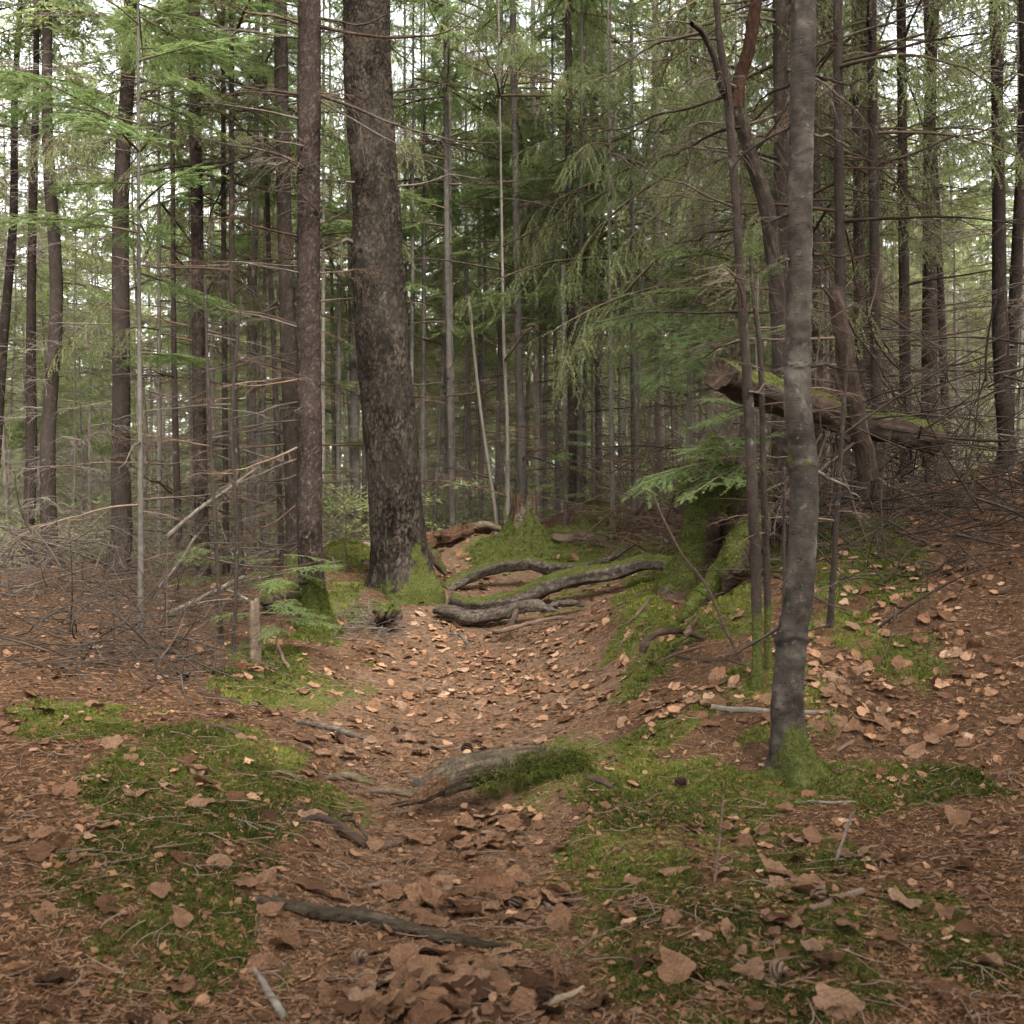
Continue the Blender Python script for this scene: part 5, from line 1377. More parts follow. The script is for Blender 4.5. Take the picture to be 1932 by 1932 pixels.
def lying(name, label, cat, pxs, rads, mat, rng, lift=.3, nside=10, nrow=36, moss=0., twigs=0, tl=.08, rough=.10, count=0, ends=True):
    """something lying on the ground: seen at layout pixels, resting on the terrain"""
    pts = np.array([ground_px(a, b) for a, b in pxs])
    C = cr(pts, nrow)
    rr = np.interp(np.linspace(0, 1, nrow), np.linspace(0, 1, len(rads)), rads)
    zz = Hg(C[:, 0], C[:, 1])
    ker = np.ones(9) / 9
    zs = np.convolve(np.pad(zz, 4, mode='edge'), ker, 'valid')
    C[:, 2] = np.maximum(zs, zz - .01) + rr * (1 - lift)
    C[:, 0] += rr * .15 * vnoise(np.stack([np.linspace(0, 6, nrow), np.full(nrow, rng.uniform(0, 60)), np.zeros(nrow)], -1), 4) * 2
    org = C.mean(0)
    ax = nrm(C[-1] - C[0]); ex = Vector(ax); ey = Vector((0, 0, 1)).cross(ex).normalized()
    Rn = np.array(Matrix((ex, ey, ex.cross(ey))))
    j = 1 + rough * (RNG.normal(size=(1, nrow, nside)) * .5 + RNG.normal(size=(1, 1, nside)) * .7 + RNG.normal(size=(1, nrow, 1)) * .4)
    V, Q = tubes(C, rr, nside, j)
    up = (V.reshape(nrow, nside, 3)[..., 2] - C[:, None, 2]) / rr[:, None]
    mo = np.clip(up * .5 + moss, 0, 1) * (1 if moss else 0)
    mb = MB()
    Vl = (V - org) @ Rn.T
    mb.add(Vl, Q=Q, moss=mo.ravel(), tint=rng.uniform(.2, .8))
    for e in (0, -1): caps(mb, Vl.reshape(nrow, nside, 3)[e], tint=.9)
    if twigs:
        L1, _ = side_twigs(C, rng, twigs, tl, t0=.1, ang=45, planar=.3, pts=5)
        v2, q2 = tubes(L1, np.linspace(1, .4, 5)[None] * np.full((len(L1), 1), max(.0014, rr.mean() * .35)), 4)
        mb.add((v2 - org) @ Rn.T, Q=q2, tint=.4)
    o = obj(name, mb.mesh(name, [M[mat]]), None, tuple(org))
    o.rotation_euler = Matrix(Rn.tolist()).transposed().to_euler()
    tag(o, label, cat)
    if count: surf_moss((V - org) @ Rn.T, Q, mo.ravel(), count, .012, o, rng)
    return o

# foreground half-buried log with a rotten orange end
fl = log_thing('fallen_log', 'half buried mossy log across the trail with a rotten orange end', 'log', [(778, 1512), (800, 1498), (832, 1472), (880, 1454), (940, 1442), (1000, 1434), (1060, 1432), (1110, 1440)], [3.62, 3.66, 3.72, 3.78, 3.84, 3.9, 3.96, 4.0], [.010, .032, .054, .064, .062, .054, .038, .010], None, 'darkold', rg, 0, 60, 130, .13, (True, True), 'rotwood', 0, .012, 22, splinter=(.10, 0), wig=.06)
# rotten orange face near the end
mb = MB()
C = cr(np.array([P(770, 1517, 3.60), P(795, 1501, 3.62), P(820, 1482, 3.655), P(858, 1466, 3.71)]), 40)
rr = np.interp(np.linspace(0, 1, 40), [0, .3, .7, 1], [.006, .022, .034, .006])
j = 1 + .22 * fbm(np.stack(np.meshgrid(np.arange(30) * .55, np.arange(40) * .06, indexing='xy') + [np.zeros((40, 30))], -1), 3, 7)[None]
v_, q_ = tubes(C, rr, 30, j)
mb.add(v_, Q=q_, tint=RNG.uniform(0, 1, len(v_)))
obj('rotten_end', mb.mesh('rotten_end', [M['rotwood']], origin=fl.location), fl)
# moss on the near flank of that log
nn = 4200
tt = .22 + .78 * RNG.uniform(0, 1, nn) ** .6; C = cr(np.array([P(832, 1476, 3.72), P(880, 1458, 3.78), P(940, 1446, 3.84), P(1000, 1438, 3.9), P(1060, 1434, 3.96), P(1110, 1442, 4.0)]), 60)
ci = C[(tt * 59).astype(int)]
an = RNG.uniform(-.3, .4 + 1.5 * tt, nn)
rl_ = (.070 + .05 * RNG.uniform(0, 1, nn) ** 2) * (1 - .35 * tt)
off = np.stack([RNG.normal(0, .025, nn), -np.cos(an - .4) * rl_, np.sin(an - .4) * rl_ - .012], -1)
gz = Hg(ci[:, 0] + off[:, 0], ci[:, 1] + off[:, 1])
off[:, 2] = np.maximum(off[:, 2], gz - ci[:, 2])
mb = MB(); fronds(mb, ci + off - np.array(fl.location), nrm(off) + [0, 0, .2], RNG.uniform(.007, .016, nn), 5)
mo_ = obj('moss', mb.mesh('moss', M['mosst'], False), fl); mo_['kind'] = 'stuff'
lying('wood_splinter', 'flat yellowish slab of rotten wood left of the half buried log', 'wood', [(612, 1472), (655, 1473), (705, 1484)], [.010, .024, .007], 'oldwood', rg, .3, 12, rough=.2, moss=.05)
lying('wood_splinter', 'long pale splinter running into the rotten log end', 'wood', [(650, 1494), (720, 1500), (790, 1508)], [.005, .013, .012], 'oldwood', rg, .3, 12, rough=.2)
st = MB()
bxv = np.array([[-1, -1, -1], [1, -1, -1], [1, 1, -1], [-1, 1, -1], [-.85, -.9, 1], [.7, -.8, .8], [.8, .8, .9], [-.9, .85, 1]]) * [.026, .02, .016]
st.add(bxv, Q=[(0, 1, 5, 4), (1, 2, 6, 5), (2, 3, 7, 6), (3, 0, 4, 7), (4, 5, 6, 7), (3, 2, 1, 0)])
o = obj('stone', st.mesh('stone', M['stone'], False), None, tuple(ground_px(791, 1485, .012))); tag(o, 'small dark grey angular stone beside the rotten log end', 'stone')

# jagged stump with mossy skirt
sb = np.array(P(990, 1052, 9.9)); sb[2] = Hs(sb[0], 9.9)
stump = thing('tree_stump', 'jagged broken stump with a skirt of moss beyond the root steps', 'stump', tuple(sb))
ns = 48
rz = np.linspace(0, 1, 26)
T_, S_ = np.meshgrid(np.arange(ns) * 2 * math.pi / ns, rz)
top_h = .28 + .22 * np.abs(fbm(np.stack([np.cos(T_) * 3.5, np.sin(T_) * 3.5, T_ * 0], -1), 3, 14)) + .07 * RNG.uniform(0, 1, (1, ns))
Zl = S_ * top_h - .06 * (1 - S_)
Rl = (.12 + .60 * np.exp(-S_ * 4.6)) * (1 + .2 * fbm(np.stack([np.cos(T_) * 2, np.sin(T_) * 2, S_ * 1.5], -1), 3, 15)) * (1 - .12 * S_)
gz_ = Hg(sb[0] + Rl * np.cos(T_), sb[1] + Rl * np.sin(T_)) - sb[2]
Zl = Zl + gz_ * (1 - S_) ** 2 * .95
V = np.stack([Rl * np.cos(T_), Rl * np.sin(T_), Zl], -1)
i_ = np.arange(26 * ns).reshape(26, ns)
Q = np.stack([i_[:-1], np.roll(i_, -1, 1)[:-1], np.roll(i_, -1, 1)[1:], i_[1:]], -1).reshape(-1, 4)
mo = sstep(.80, .45, S_ + .22 * fbm(np.stack([np.cos(T_) * 2, np.sin(T_) * 2, S_ * 3], -1), 2, 16))
mb = MB(); mb.add(V, Q=Q, moss=mo.ravel(), tint=RNG.uniform(.2, .9, V.shape[0] * ns))
inner = V[-1] * np.array([.55, .55, .6]) ; n_ = ns
mb.add(np.vstack([V[-1], inner, inner.mean(0)[None]]), Q=[(a, (a + 1) % n_, n_ + (a + 1) % n_, n_ + a) for a in range(n_)], T=[(n_ + a, n_ + (a + 1) % n_, 2 * n_) for a in range(n_)])
t = M['rotwood']
tk = obj('trunk', mb.mesh('trunk', M['darkold']), stump)
surf_moss(V.reshape(-1, 3), Q, mo.ravel(), 4200, .026, tk, rg)
for i in range(9):       # standing splinters
    a = rg.uniform(2.6, 6.0); r_ = .12
    c = np.array([[r_ * math.cos(a), r_ * math.sin(a), .2], [r_ * 1.0 * math.cos(a), r_ * math.sin(a), .34], [r_ * 1.15 * math.cos(a), r_ * 1.15 * math.sin(a), rg.uniform(.42, .58)]])
    mb = MB(); v_, q_ = tubes(cr(c, 8), np.linspace(.026, .003, 8), 5); mb.add(v_, Q=q_, tint=rg.uniform(.3, .9))
    obj('splinter', mb.mesh('splinter', M['darkold' if i % 3 == 0 else 'rotwood'], False), tk)

# tall hollow mossy stump on the right bank
hb = P(1345, 1080, 6.5); hb[2] = Hs(hb[0], 6.5) - .16
hs_ = thing('tree_stump', 'tall hollow moss covered stump on the right bank', 'stump', tuple(hb))
ns = 64; nr = 44
T_, S_ = np.meshgrid(np.arange(ns) * 2 * math.pi / ns, np.linspace(0, 1, nr))
Rl = (.205 + .18 * np.exp(-S_ * 5) + .02 * np.sin(S_ * 9)) * (1 + .30 * fbm(np.stack([np.cos(T_) * 1.6, np.sin(T_) * 1.6, S_ * 2.2], -1), 3, 25))
fold = (T_ - 4.55 + math.pi) % (2 * math.pi) - math.pi
Rl = Rl * (1 - .78 * np.exp(-(fold / .42) ** 2) * sstep(.72, .42, S_) )
top_h = .98 + .16 * fbm(np.stack([np.cos(T_) * 1.5, np.sin(T_) * 1.5, T_ * 0], -1), 2, 26)
Zl = S_ * top_h
V = np.stack([Rl * np.cos(T_) * 1.15 + .12 * S_, Rl * np.sin(T_), Zl], -1)
i_ = np.arange(nr * ns).reshape(nr, ns)
Q = np.stack([i_[:-1], np.roll(i_, -1, 1)[:-1], np.roll(i_, -1, 1)[1:], i_[1:]], -1).reshape(-1, 4)
q = np.stack([np.cos(T_) * 2, np.sin(T_) * 2, S_ * 4], -1)
mo = sstep(-.35, .15, fbm(q, 3, 27) + .25) * (1 - np.exp(-(fold / .5) ** 2) * sstep(.75, .5, S_))
mb = MB(); mb.add(V, Q=Q, moss=mo.ravel(), tint=RNG.uniform(.2, .9, nr * ns))
caps(mb, V[-1], dome=np.array([0, 0, .03]))
tk = obj('trunk', mb.mesh('trunk', M['darkwood']), hs_)
surf_moss(V.reshape(-1, 3), Q, mo.ravel(), 7000, .022, tk, rg, min_w=.3)
# swelling root buttress right of it
log_thing('root_buttress', 'smooth dark bulging root buttress right of the hollow stump', 'root', [(1368, 1118), (1382, 1075), (1402, 1035), (1425, 1005), (1440, 960)], [5.85, 5.85, 5.9, 6.0, 6.2], [.01, .07, .09, .085, .05], None, 'darkwood', rg, .8, 30, 40, .16, count=1100)
log_thing('mossy_log', 'mossy slanting root ridge running down in front of the hollow stump', 'root', [(1285, 1178), (1305, 1150), (1335, 1120), (1365, 1080), (1400, 1020), (1425, 980)], [5.85, 5.88, 5.95, 6.0, 6.15, 6.3], [.008, .04, .07, .085, .09, .05], None, 'darkwood', rg, 1.05, 30, 60, .15, count=1600, msize=.018)
log_thing('mossy_root', 'curved mossy root loop ending in a bare dark stub', 'root', [(1212, 1232), (1219, 1212), (1232, 1196), (1262, 1188), (1290, 1190), (1325, 1202)], [5.15, 5.15, 5.2, 5.25, 5.3, 5.35], [.020, .021, .022, .022, .020, .015], None, 'darkwood', rg, .25, 18, 50, .1, count=500, msize=.012)
log_thing('wood_stub', 'pointed broken stub beside the mossy root loop', 'wood', [(1293, 1198), (1306, 1182), (1319, 1165)], [5.25, 5.25, 5.2], [.017, .016, .006], None, 'stickwood', rg, 0, 14, 20, .1)
log_thing('rotten_log', 'reddish crumbling log behind the big plated spruce', 'log', [(790, 1030), (830, 1018), (880, 1004), (912, 996)], [10.4, 10.5, 10.6, 10.7], [.10, .095, .085, .06], None, 'rotwood', rg, 0, 40, 70, .26, ridges=12, splinter=(.2, .1))
log_thing('rotten_log', 'grey limb resting on the reddish crumbling log', 'log', [(900, 994), (915, 990), (945, 998)], [10.6, 10.6, 10.6], [.04, .045, .035], None, 'oldwood', rg, .1, 24, 30, .14)
log_thing('fallen_log', 'pale barkless log between mossy footed spruce and big plated spruce', 'log', [(600, 1042), (640, 1032), (690, 1036), (740, 1046)], [10.6, 10.6, 10.6, 10.6], [.07, .075, .07, .06], None, 'palewood', rg, 0, 32, 50, .2, ridges=10, splinter=(.15, 0))
log_thing('charred_log', 'black charred log end beside the big plated spruce', 'log', [(684, 1066), (700, 1070), (730, 1076)], [9.4, 9.4, 9.4], [.06, .065, .06], None, 'darkwood', rg, 0, 24, 24, .2)
log_thing('mossy_log', 'grooved mossy log lying right of the jagged stump', 'log', [(1050, 1012), (1090, 1014), (1130, 1022), (1168, 1034)], [9.7, 9.7, 9.65, 9.6], [.09, .10, .09, .05], None, 'oldwood', rg, .45, 36, 60, .25, ridges=12, count=900, msize=.02, splinter=(0, .15))
log_thing('mossy_plank', 'slab of split wood leaning over the grooved mossy log', 'wood', [(1092, 988), (1125, 1003), (1162, 1019)], [9.75, 9.7, 9.6], [.045, .05, .045], None, 'oldwood', rg, .7, 20, 30, .1, count=300, msize=.014)
log_thing('rock_slab', 'mossy dark slab leaning on the right of the big plated spruce', 'rock', [(806, 1032), (820, 1052), (842, 1086)], [8.5, 8.45, 8.4], [.025, .05, .02], None, 'darkwood', rg, .4, 24, 24, .15, count=250, msize=.010)
log_thing('mossy_boulder', 'low mossy lump with a dark face at the trail edge below the big plated spruce', 'rock', [(712, 1158), (728, 1160), (750, 1166)], [7.15, 7.15, 7.1], [.05, .085, .055], None, 'darkwood', rg, .75, 26, 24, .2, count=700, msize=.016)
log_thing('mossy_boulder', 'mossy overhang with a dark hollow beneath, left of the mossy footed spruce', 'rock', [(505, 1135), (535, 1122), (575, 1122)], [7.3, 7.3, 7.3], [.07, .10, .09], None, 'darkwood', rg, .7, 26, 30, .2, count=700, msize=.018)
log_thing('mossy_log', 'dark mossy log lying on the leafy bank right of the smooth grey tree', 'log', [(1545, 1128), (1600, 1100), (1680, 1085), (1760, 1090)], [5.5, 5.6, 5.7, 5.8], [.03, .06, .065, .05], None, 'darkwood', rg, .7, 28, 50, .2, count=900, msize=.016)
log_thing('mossy_log', 'short mossy log higher up on the leafy bank at the right edge', 'log', [(1560, 1015), (1610, 1000), (1690, 1010)], [6.6, 6.6, 6.6], [.03, .07, .05], None, 'darkwood', rg, .7, 28, 40, .2, count=700, msize=.016)
log_thing('broken_post', 'short broken snag of pale wood standing at the left trail edge', 'snag', [(483, 1256), (482, 1215), (480, 1170), (481, 1142)], [5.9, 5.9, 5.9, 5.9], [.036, .034, .034, .028], None, 'oldwood', rg, 0, 26, 40, .12, ridges=9, splinter=(0, .05), wig=.03)

# ================================================================== sticks and small things, each a thing
lying('weathered_root', 'long grey weathered root across the near trail', 'root', [(481, 1712), (560, 1726), (650, 1740), (740, 1756), (800, 1776), (880, 1785), (965, 1788)], [.012, .020, .023, .021, .018, .014, .004], 'darkold', rg, .45, 22, 90, rough=.22)
STK = [('dead_stick', 'pale peeled stick pointing at the half buried log from the near side', [(702, 1616), (740, 1600), (786, 1579)], [.007, .009, .008], 'stickwood', 0),
       ('dead_stick', 'short pale stick on bare needles above the weathered root', [(693, 1680), (740, 1669)], [.008, .008], 'stickwood', 0), ('dead_stick', 'straight tan stick on the trail above the weathered root end', [(804, 1720), (875, 1727)], [.007, .007], 'stickwood', 0),
       ('dead_stick', 'short brown stick beside the straight tan stick', [(848, 1706), (892, 1728)], [.007, .006], 'stickwood', 2), ('dead_root', 'dark knobbly root chunk at the left trail edge', [(596, 1549), (625, 1560), (655, 1582), (690, 1602)], [.012, .016, .018, .012], 'darkwood', 2),
       ('dead_root', 'dark side root reaching left from the knobbly root chunk', [(553, 1562), (575, 1556), (600, 1548)], [.006, .009, .010], 'darkwood', 0), ('dead_root', 'thin dark root arched over the moss above the knobbly root chunk', [(500, 1548), (530, 1537), (566, 1533), (600, 1536), (665, 1544)], [.005, .007, .007, .007, .005], 'darkwood', 0),
       ('dead_root', 'forked dark root right of the knobbly root chunk', [(640, 1553), (672, 1562), (695, 1584)], [.006, .007, .005], 'darkwood', 2), ('dead_stick', 'thick dark stick lying on the left moss bank', [(384, 1375), (420, 1379), (458, 1394)], [.011, .013, .011], 'darkwood', 0),
       ('dead_stick', 'dark stick at the edge of the left brush', [(371, 1314), (410, 1320), (452, 1331)], [.010, .012, .009], 'darkwood', 2), ('surface_root', 'low brown root half sunk in the trail', [(556, 1367), (600, 1374), (650, 1388), (706, 1402)], [.008, .016, .018, .006], 'root', 0),
       ('dead_stick', 'slightly bent brown stick on the trail before the half buried log', [(757, 1420), (805, 1419), (855, 1411)], [.010, .011, .008], 'stickwood', 0), ('thin_root', 'thin reddish root draped over the front of the half buried log', [(752, 1543), (775, 1535), (794, 1528)], [.007, .008, .007], 'stickwood', 0),
       ('dead_stick', 'pale stick near the bottom left corner', [(478, 1838), (505, 1875), (535, 1931)], [.006, .009, .009], 'birchwood', 0), ('dead_stick', 'stout grey stick at the right edge among tan leaves', [(1527, 1723), (1570, 1706), (1625, 1684)], [.009, .010, .010], 'stickwood', 0),
       ('dead_stick', 'short tan stick on the bare right trail edge', [(1010, 1697), (1050, 1723)], [.008, .007], 'stickwood', 0), ('dead_stick', 'little dark stick touching the short tan stick', [(1030, 1722), (1088, 1719)], [.005, .006], 'stickwood', 0), ('wood_splinter', 'flat tan wood splinter near the bottom edge', [(1003, 1918), (1050, 1892), (1102, 1866)], [.004, .009, .005], 'palewood', 0),
       ('birch_stick', 'whitish birch stick behind the curved foot of the smooth grey tree', [(1342, 1344), (1400, 1349), (1470, 1350), (1566, 1354)], [.013, .013, .011, .009], 'birchwood', 0), ('dead_stick', 'thin dark twig near the lower right cone', [(1386, 1810), (1420, 1840), (1463, 1866)], [.004, .005, .005], 'stickwood', 2),
       ('dead_stick', 'short stick at the right edge behind the curved tree foot', [(1578, 1426), (1610, 1402)], [.007, .008], 'stickwood', 0), ('bark_piece', 'dark bark piece lying on moss right of the half buried log', [(1110, 1472), (1130, 1482), (1153, 1489)], [.009, .014, .010], 'darkwood', 0),
       ('dead_stick', 'long dark stick lying before the forked sapling', [(1275, 1241), (1330, 1252), (1420, 1264)], [.007, .009, .008], 'darkwood', 2), ('dead_stick', 'crooked brown stick lying between the mossy root loop and the leaves', [(1240, 1258), (1280, 1240), (1330, 1224)], [.008, .009, .006], 'stickwood', 2),
       ('dead_stick', 'pale broken branch poking out beside the grooved mossy log', [(1213, 1004), (1235, 1018), (1260, 1032)], [.020, .020, .016], 'birchwood', 0), ('dead_stick', 'white bleached twig on leaves near the trail bend', [(1168, 1224), (1180, 1208), (1196, 1192)], [.007, .008, .005], 'birchwood', 0),
       ('dead_stick', 'brown stick sloping down the right bank onto the trail', [(1165, 1190), (1215, 1150), (1265, 1108)], [.006, .009, .007], 'stickwood', 2), ('surface_root', 'small forked root at the left of the trail below the root steps', [(831, 1206), (850, 1200), (868, 1200), (882, 1220)], [.008, .012, .013, .010], 'root', 2),
       ('dead_stick', 'short brown stick standing off the moss by the broken post', [(524, 1222), (545, 1262)], [.013, .011], 'stickwood', 0), ('dead_stick', 'grey twig lying on the moss left of the trail', [(420, 1540), (470, 1555), (520, 1570)], [.003, .004, .003], 'birchwood', 4), ('dead_stick', 'thin brown twig across the lower trail', [(548, 1660), (600, 1668), (640, 1690)], [.003, .004, .003], 'stickwood', 3),
       ('dead_stick', 'long thin twig lying in the right moss', [(1090, 1560), (1180, 1525), (1260, 1490)], [.003, .004, .003], 'stickwood', 3), ('dead_stick', 'grey lichen twig near the right edge', [(1500, 1518), (1560, 1522), (1615, 1518)], [.005, .006, .005], 'birchwood', 4), ('dead_stick', 'thin twig lying left of the lone big leaf', [(1090, 1800), (1140, 1770), (1200, 1740)], [.003, .004, .003], 'stickwood', 2)]
for nm, lab, pp, rr, mt, tw in STK:
    lying(nm, lab, 'root' if 'root' in nm else ('bark' if 'bark' in nm else 'stick'), pp, rr, mt, rg, .25, twigs=tw, tl=.07)
def leaning(name, label, pxs, Ys, r0, r1, mat, twigs=0, tl=.1):
    W = np.array([P(a, b, c) for (a, b), c in zip(pxs, Ys)]); C = cr(W, 30); org = W[0]
    mb = MB(); j = 1 + .08 * RNG.normal(size=(1, 30, 10))
    v_, q_ = tubes(C - org, np.linspace(r0, r1, 30), 10, j); mb.add(v_, Q=q_)
    caps(mb, v_.reshape(30, 10, 3)[0], tint=.9); caps(mb, v_.reshape(30, 10, 3)[-1], tint=.9)
    if twigs:
        L1, _ = side_twigs(C - org, rg, twigs, tl, t0=.05, ang=50, planar=.35)
        v2, q2 = tubes(L1, np.linspace(1, .4, 5)[None] * np.full((len(L1), 1), max(.0015, r0 * .25)), 4); mb.add(v2, Q=q2)
    return tag(obj(name, mb.mesh(name, M[mat]), None, tuple(org)), label, 'stick')
g1 = G(1403, 1256)[1]
leaning('dead_sapling', 'long thin dark stem leaning diagonally across the right bank', [(1405, 1258), (1370, 1190), (1330, 1100), (1290, 1050), (1255, 985), (1232, 930)], [g1, g1 + .1, g1 + .3, g1 + .5, g1 + .8, g1 + 1.0], .009, .005, 'darkwood', 10, .2)
g1 = G(1347, 1674)[1]
leaning('dead_stick', 'thin upright twig stuck in the right moss', [(1347, 1676), (1357, 1590), (1366, 1498)], [g1, g1 + .04, g1 + .06], .0045, .003, 'stickwood', 2, .05)
g1 = G(1575, 1636)[1]
leaning('dead_stick', 'forked grey lichen twig standing at the right edge', [(1574, 1636), (1590, 1585), (1610, 1530)], [g1, g1 + .03, g1 + .05], .005, .004, 'birchwood', 4, .1)
leaning('pale_branch', 'pale fallen branch propped in the left brush', [(300, 1166), (360, 1138), (420, 1108), (462, 1088)], [7.0, 7.0, 7.0, 7.0], .020, .014, 'birchwood', 4, .2)
leaning('pale_branch', 'thinner pale branch forking from the propped one', [(430, 1112), (450, 1122), (468, 1132)], [6.9, 6.85, 6.8], .013, .010, 'birchwood', 0)
leaning('pale_branch', 'long pale branch slanting up through the left stand', [(316, 1012), (370, 965), (420, 930), (490, 880)], [7.4, 7.4, 7.4, 7.4], .018, .010, 'birchwood', 5, .3)
leaning('pale_branch', 'second pale branch under the long slanting one at the left edge', [(300, 1110), (340, 1060), (370, 1010)], [7.2, 7.2, 7.2], .014, .010, 'birchwood', 3, .25)
leaning('dead_branch', 'dark broken branch standing against the thicket by the grooved log', [(1250, 1000), (1262, 960), (1275, 925)], [8.6, 8.6, 8.6], .020, .010, 'darkwood', 4, .2)
leaning('dead_branch', 'split dark branch slanting over the far mound', [(1180, 980), (1200, 968), (1218, 950)], [11, 11, 11], .03, .02, 'darkwood', 2, .2)

# cones
def cone_mesh():
    mb = MB()
    L = .042
    for k in range(11):
        t = k / 10; r = .013 * math.sin(math.pi * min(.97, .18 + .80 * t)) + .003
        for q in range(7):
            a = q / 7 * 6.283 + k * 1.1
            c = np.array([(t - .5) * L, r * math.cos(a), r * math.sin(a)])
            out = np.array([.35, math.cos(a), math.sin(a)]); out = out / np.linalg.norm(out)
            sd_ = np.array([0, -math.sin(a), math.cos(a)])
            V = np.array([c * [1, .5, .5] - sd_ * .003, c * [1, .5, .5] + sd_ * .003, c + sd_ * .0062 + out * .003, c + out * .0075 + [.003, 0, 0], c - sd_ * .0062 + out * .003])
            mb.add(V, Q=[(0, 1, 2, 4)], T=[(4, 2, 3)], tint=[.1, .1, .6, 1, .6])
    return mb.mesh('pine_cone', M['cone'], False)
CM = cone_mesh()
for cx_, cy_, lab in [(678, 1826, 'dark cone among big leaves near the bottom of the trail'), (744, 1386, 'small cone on bare needles in mid trail, upper of two'), (757, 1400, 'small cone on bare needles in mid trail, lower of two'), (881, 1419, 'cone beside the browned leaf before the half buried log'), (1470, 1853, 'cone on moss at the lower right with a thin twig beside it'),
                      (1544, 1705, 'cone tucked under tan leaves by the stout grey stick'), (1026, 1899, 'small cone at the bottom beside the flat tan splinter'), (971, 1717, 'small cone at the right trail edge near the short tan stick'), (1285, 1487, 'cone on moss behind the upright twig'), (478, 1340, 'cone at the foot of the left moss bank')]:
    g = ground_px(cx_, cy_, .014)
    o = obj('pine_cone', CM, None, tuple(g)); o.rotation_euler = (rg.uniform(0, 6), rg.uniform(-.3, .3), rg.uniform(0, 6.28))
    s = rg.uniform(.85, 1.25); o.scale = (s, s, s); tag(o, lab, 'cone', 'fallen cones')

# ================================================================== uncountable litter
X, Y = ground_points(1900, 1.8, 11)
mb = MB()
n = len(X); a = RNG.uniform(0, 6.283, n); L = RNG.uniform(.03, .17, n) * (.6 + .09 * Y)
p = 5
s = np.linspace(-.5, .5, p)[None, :]
bend = RNG.normal(0, .28, (n, 1))
lx = X[:, None] + L[:, None] * (np.cos(a)[:, None] * s - np.sin(a)[:, None] * bend * s * s * 2); ly = Y[:, None] + L[:, None] * (np.sin(a)[:, None] * s + np.cos(a)[:, None] * bend * s * s * 2)
lz = Hg(lx, ly); lz = lz.max(1, keepdims=True) * .5 + lz * .5 + .004 + RNG.uniform(0, .012, (n, 1))
v_, q_ = tubes(np.stack([lx, ly, lz], -1), np.linspace(1, .5, p)[None] * RNG.uniform(.0010, .0026, (n, 1)) * (.8 + .06 * Y[:, None]), 4)
mb.add(v_, Q=q_, tint=.5)
o = obj('twig_litter', mb.mesh('twig_litter', M['twigbrown'])); o['kind'] = 'stuff'; o['label'] = 'thin dead twigs scattered over the forest floor'; o['category'] = 'twigs'

def brush(label, n, boxes, rng, mat, lmin, lmax, rmin=.0014, rmax=.004, flat=.6):
    """a tangle of dead twigs"""
    mb = MB(); p = 7
    bi = rng.choice(len(boxes), n)
    B = np.array(boxes)[bi]
    x = rng.uniform(B[:, 0], B[:, 1]); yy = rng.uniform(B[:, 2], B[:, 3]); hh = rng.uniform(0, 1, n) ** 1.6 * B[:, 4]
    z = Hg(x, yy) + hh
    d = rng.normal(size=(n, 3)) * [1, 1, flat]; d = nrm(d); e = nrm(rng.normal(size=(n, 3)))
    L = rng.uniform(lmin, lmax, (n, 1, 1)); s = np.linspace(0, 1, p)[None, :, None]
    C = np.stack([x, yy, z], -1)[:, None] + d[:, None] * L * s + e[:, None] * L * .28 * s ** 2
    C[..., 2] = np.maximum(C[..., 2], Hg(C[..., 0], C[..., 1]) + .004)
    v_, q_ = tubes(C, np.linspace(1, .35, p)[None] * (rmin * .8 + (rmax * 1.8 - rmin) * rng.uniform(0, 1, (n, 1)) ** 3.5), 4)
    mb.add(v_, Q=q_)
    o = obj('brush_tangle', mb.mesh('brush_tangle', M[mat])); o['kind'] = 'stuff'; o['label'] = label; o['category'] = 'brush'
def bx_(xa, xb, Ya, Yb, h):
    return ((min(xa * Ya, xa * Yb) if False else xa), xb, Ya, Yb, h)
brush('tangle of thin brown dead twigs at the left of the trail', 850, [(-3.4, -1.75, 5.2, 7.0, .30), (-5.0, -1.9, 6.0, 9.0, .45), (-2.4, -1.62, 4.9, 5.8, .14), (-3.0, -1.7, 5.6, 8.0, .75)], np.random.default_rng(5), 'twig', .2, .85, .0022, .0048)
brush('grey dead twigs littering the ground behind the left stand', 900, [(-6, -1.8, 7.5, 11, .5)], np.random.default_rng(6), 'twig', .3, 1.1, .003, .006)
brush('brown dead twigs in the thicket beyond the grooved mossy log', 1500, [(.6, 4.5, 9.5, 14, 1.0), (.8, 3.2, 8.4, 10, .35), (2.0, 5, 8, 11, 1.6)], np.random.default_rng(8), 'twigbrown', .4, 1.4, .003, .006, .8)
brush('loose twigs piled beside the mossy boulder left of the trail', 160, [(-1.25, -.85, 6.9, 7.5, .1)], np.random.default_rng(9), 'twig', .15, .45, .0018, .0035, .25)
brush('dead twigs under the stems on the leafy right bank', 800, [(1.5, 3.6, 4.9, 7.4, .45), (1.75, 3.2, 5.2, 7.0, 1.0)], np.random.default_rng(10), 'darktwig', .2, 1.0, .0025, .0055, .7)
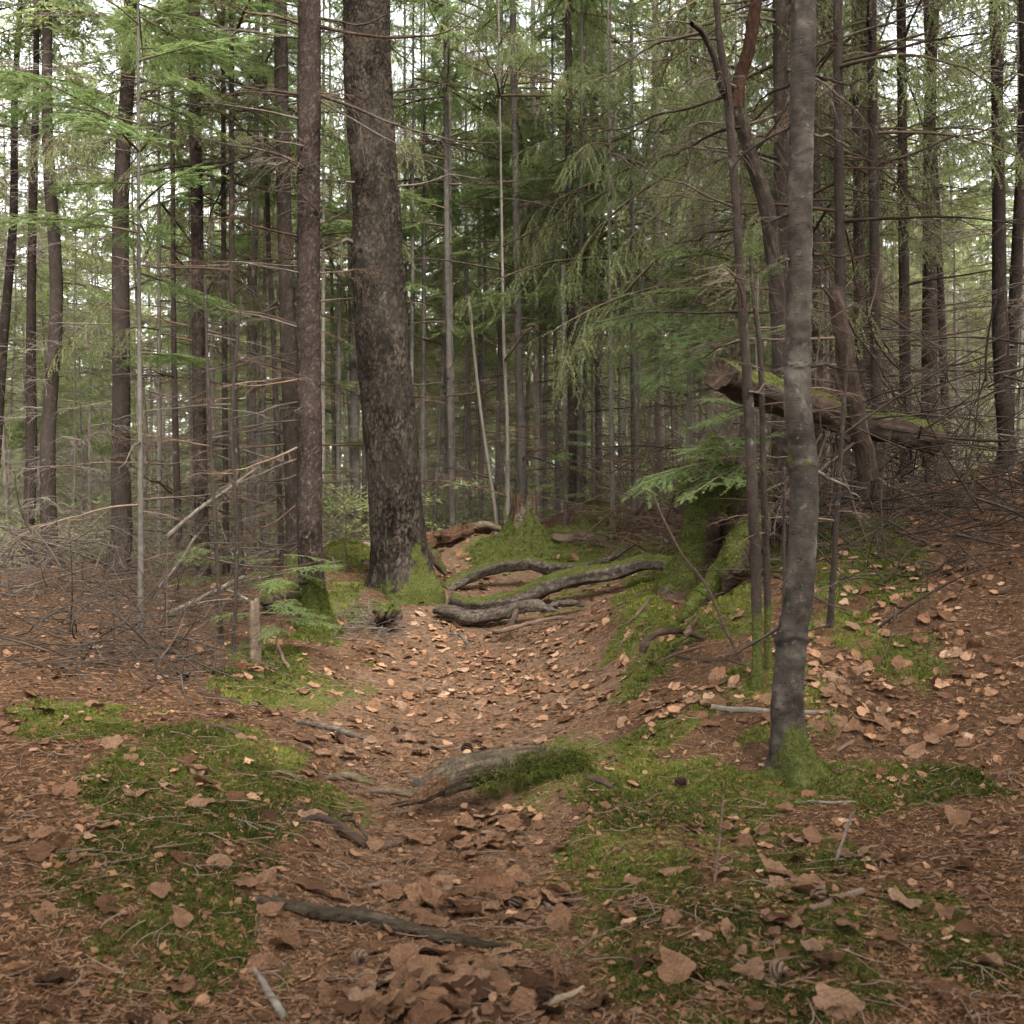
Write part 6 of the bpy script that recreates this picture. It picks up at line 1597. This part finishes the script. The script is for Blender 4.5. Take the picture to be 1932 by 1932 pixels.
# low green plants far behind: a few shapes, strewn many times
def proto(seed):
    r = np.random.default_rng(seed); mb = MB()
    for q in range(4):
        a = r.uniform(0, 6.28); L = r.uniform(.35, .75)
        C = np.array([0, 0, r.uniform(0, .5)]) + axis_curve(r, L, 5, .8, .6, .2) @ np.array([[math.cos(a), math.sin(a), 0], [-math.sin(a), math.cos(a), 0], [0, 0, 1]])
        branch_build(C[::2], .004, r, mb=mb, n1=5, l1=.28, n2=0, needle=(26, .070, .022, True), lod=1, sides=3, wig=.0, start=.1)
    return mb
PRO = [proto(1200 + i) for i in range(8)]
mb = MB(); r = np.random.default_rng(12)
for cnt, xa, xb, ya, yb, s0, s1 in [(300, -.62, -.08, 10.5, 26, .5, 1.5), (170, -.10, .22, 12.5, 26, .4, 1.3), (110, .1, .5, 11, 22, .4, 1.1), (210, -.62, .55, 26, 60, 1.2, 3.0)]:
    for _ in range(cnt):
        y = r.uniform(ya, yb); x = r.uniform(xa, xb) * y
        pr = PRO[int(r.integers(8))]; sc_ = r.uniform(s0, s1); a = r.uniform(0, 6.28); ca, sa = math.cos(a), math.sin(a)
        V = np.vstack(pr.V) @ np.array([[ca, sa, 0], [-sa, ca, 0], [0, 0, 1]]) * sc_ + np.array([x, y, Hs(x, y)])
        mb.V.append(V); mb.moss.append(np.zeros(pr.n)); mb.tint.append(np.concatenate(pr.tint))
        for qq, qm in zip(pr.Q, pr.qm): mb.Q.append(qq + mb.n); mb.qm.append(qm)
        for qq, qm in zip(pr.T, pr.tm): mb.T.append(qq + mb.n); mb.tm.append(qm)
        mb.n += pr.n
o = obj('undergrowth', mb.mesh('undergrowth', [M['livetwig'], M['farfir']])); o['kind'] = 'stuff'; o['label'] = 'low green seedlings and shoots under the distant trees'; o['category'] = 'undergrowth'
# the far wood that reads as one mass
mb = MB(); r = np.random.default_rng(13)
for _ in range(520):
    y = r.uniform(62, 150); u = r.uniform(-.66, .66); x = u * y
    z = Hs(x, y); gap = -.37 < u < -.20
    h = (r.uniform(6, 14) if gap else r.uniform(10, 22)) * (.7 + y / 200)
    n = 150
    t = r.uniform(.06, 1, n); a = r.uniform(0, 6.28, n); rad = (1 - t) ** .8 * h * .17 * r.uniform(.3, 1.1, n)
    c = np.stack([x + rad * np.cos(a), y + rad * np.sin(a), z + t * h], -1)
    d = nrm(np.stack([np.cos(a), np.sin(a), r.uniform(-.6, .1, n)], -1)) * r.uniform(.4, .95, (n, 1)); sd_ = nrm(np.cross(d, r.normal(size=(n, 3)))) * r.uniform(.06, .2, (n, 1))
    mb.add(np.stack([c - sd_, c + sd_, c + d], 1).reshape(-1, 3), T=np.arange(3 * n).reshape(-1, 3), mat=1, tint=np.repeat(r.uniform(0, 1, n), 3))
    v_, q_ = tubes(np.array([[x, y, z - .3], [x, y, z + h * .9]]), np.array([h * .010, h * .003]), 5); mb.add(v_, Q=q_)
o = obj('far_woods', mb.mesh('far_woods', [M['greybark'], M['farfir']])); o['kind'] = 'stuff'; o['label'] = 'far off wood closing the view behind the distant conifers'; o['category'] = 'woods'
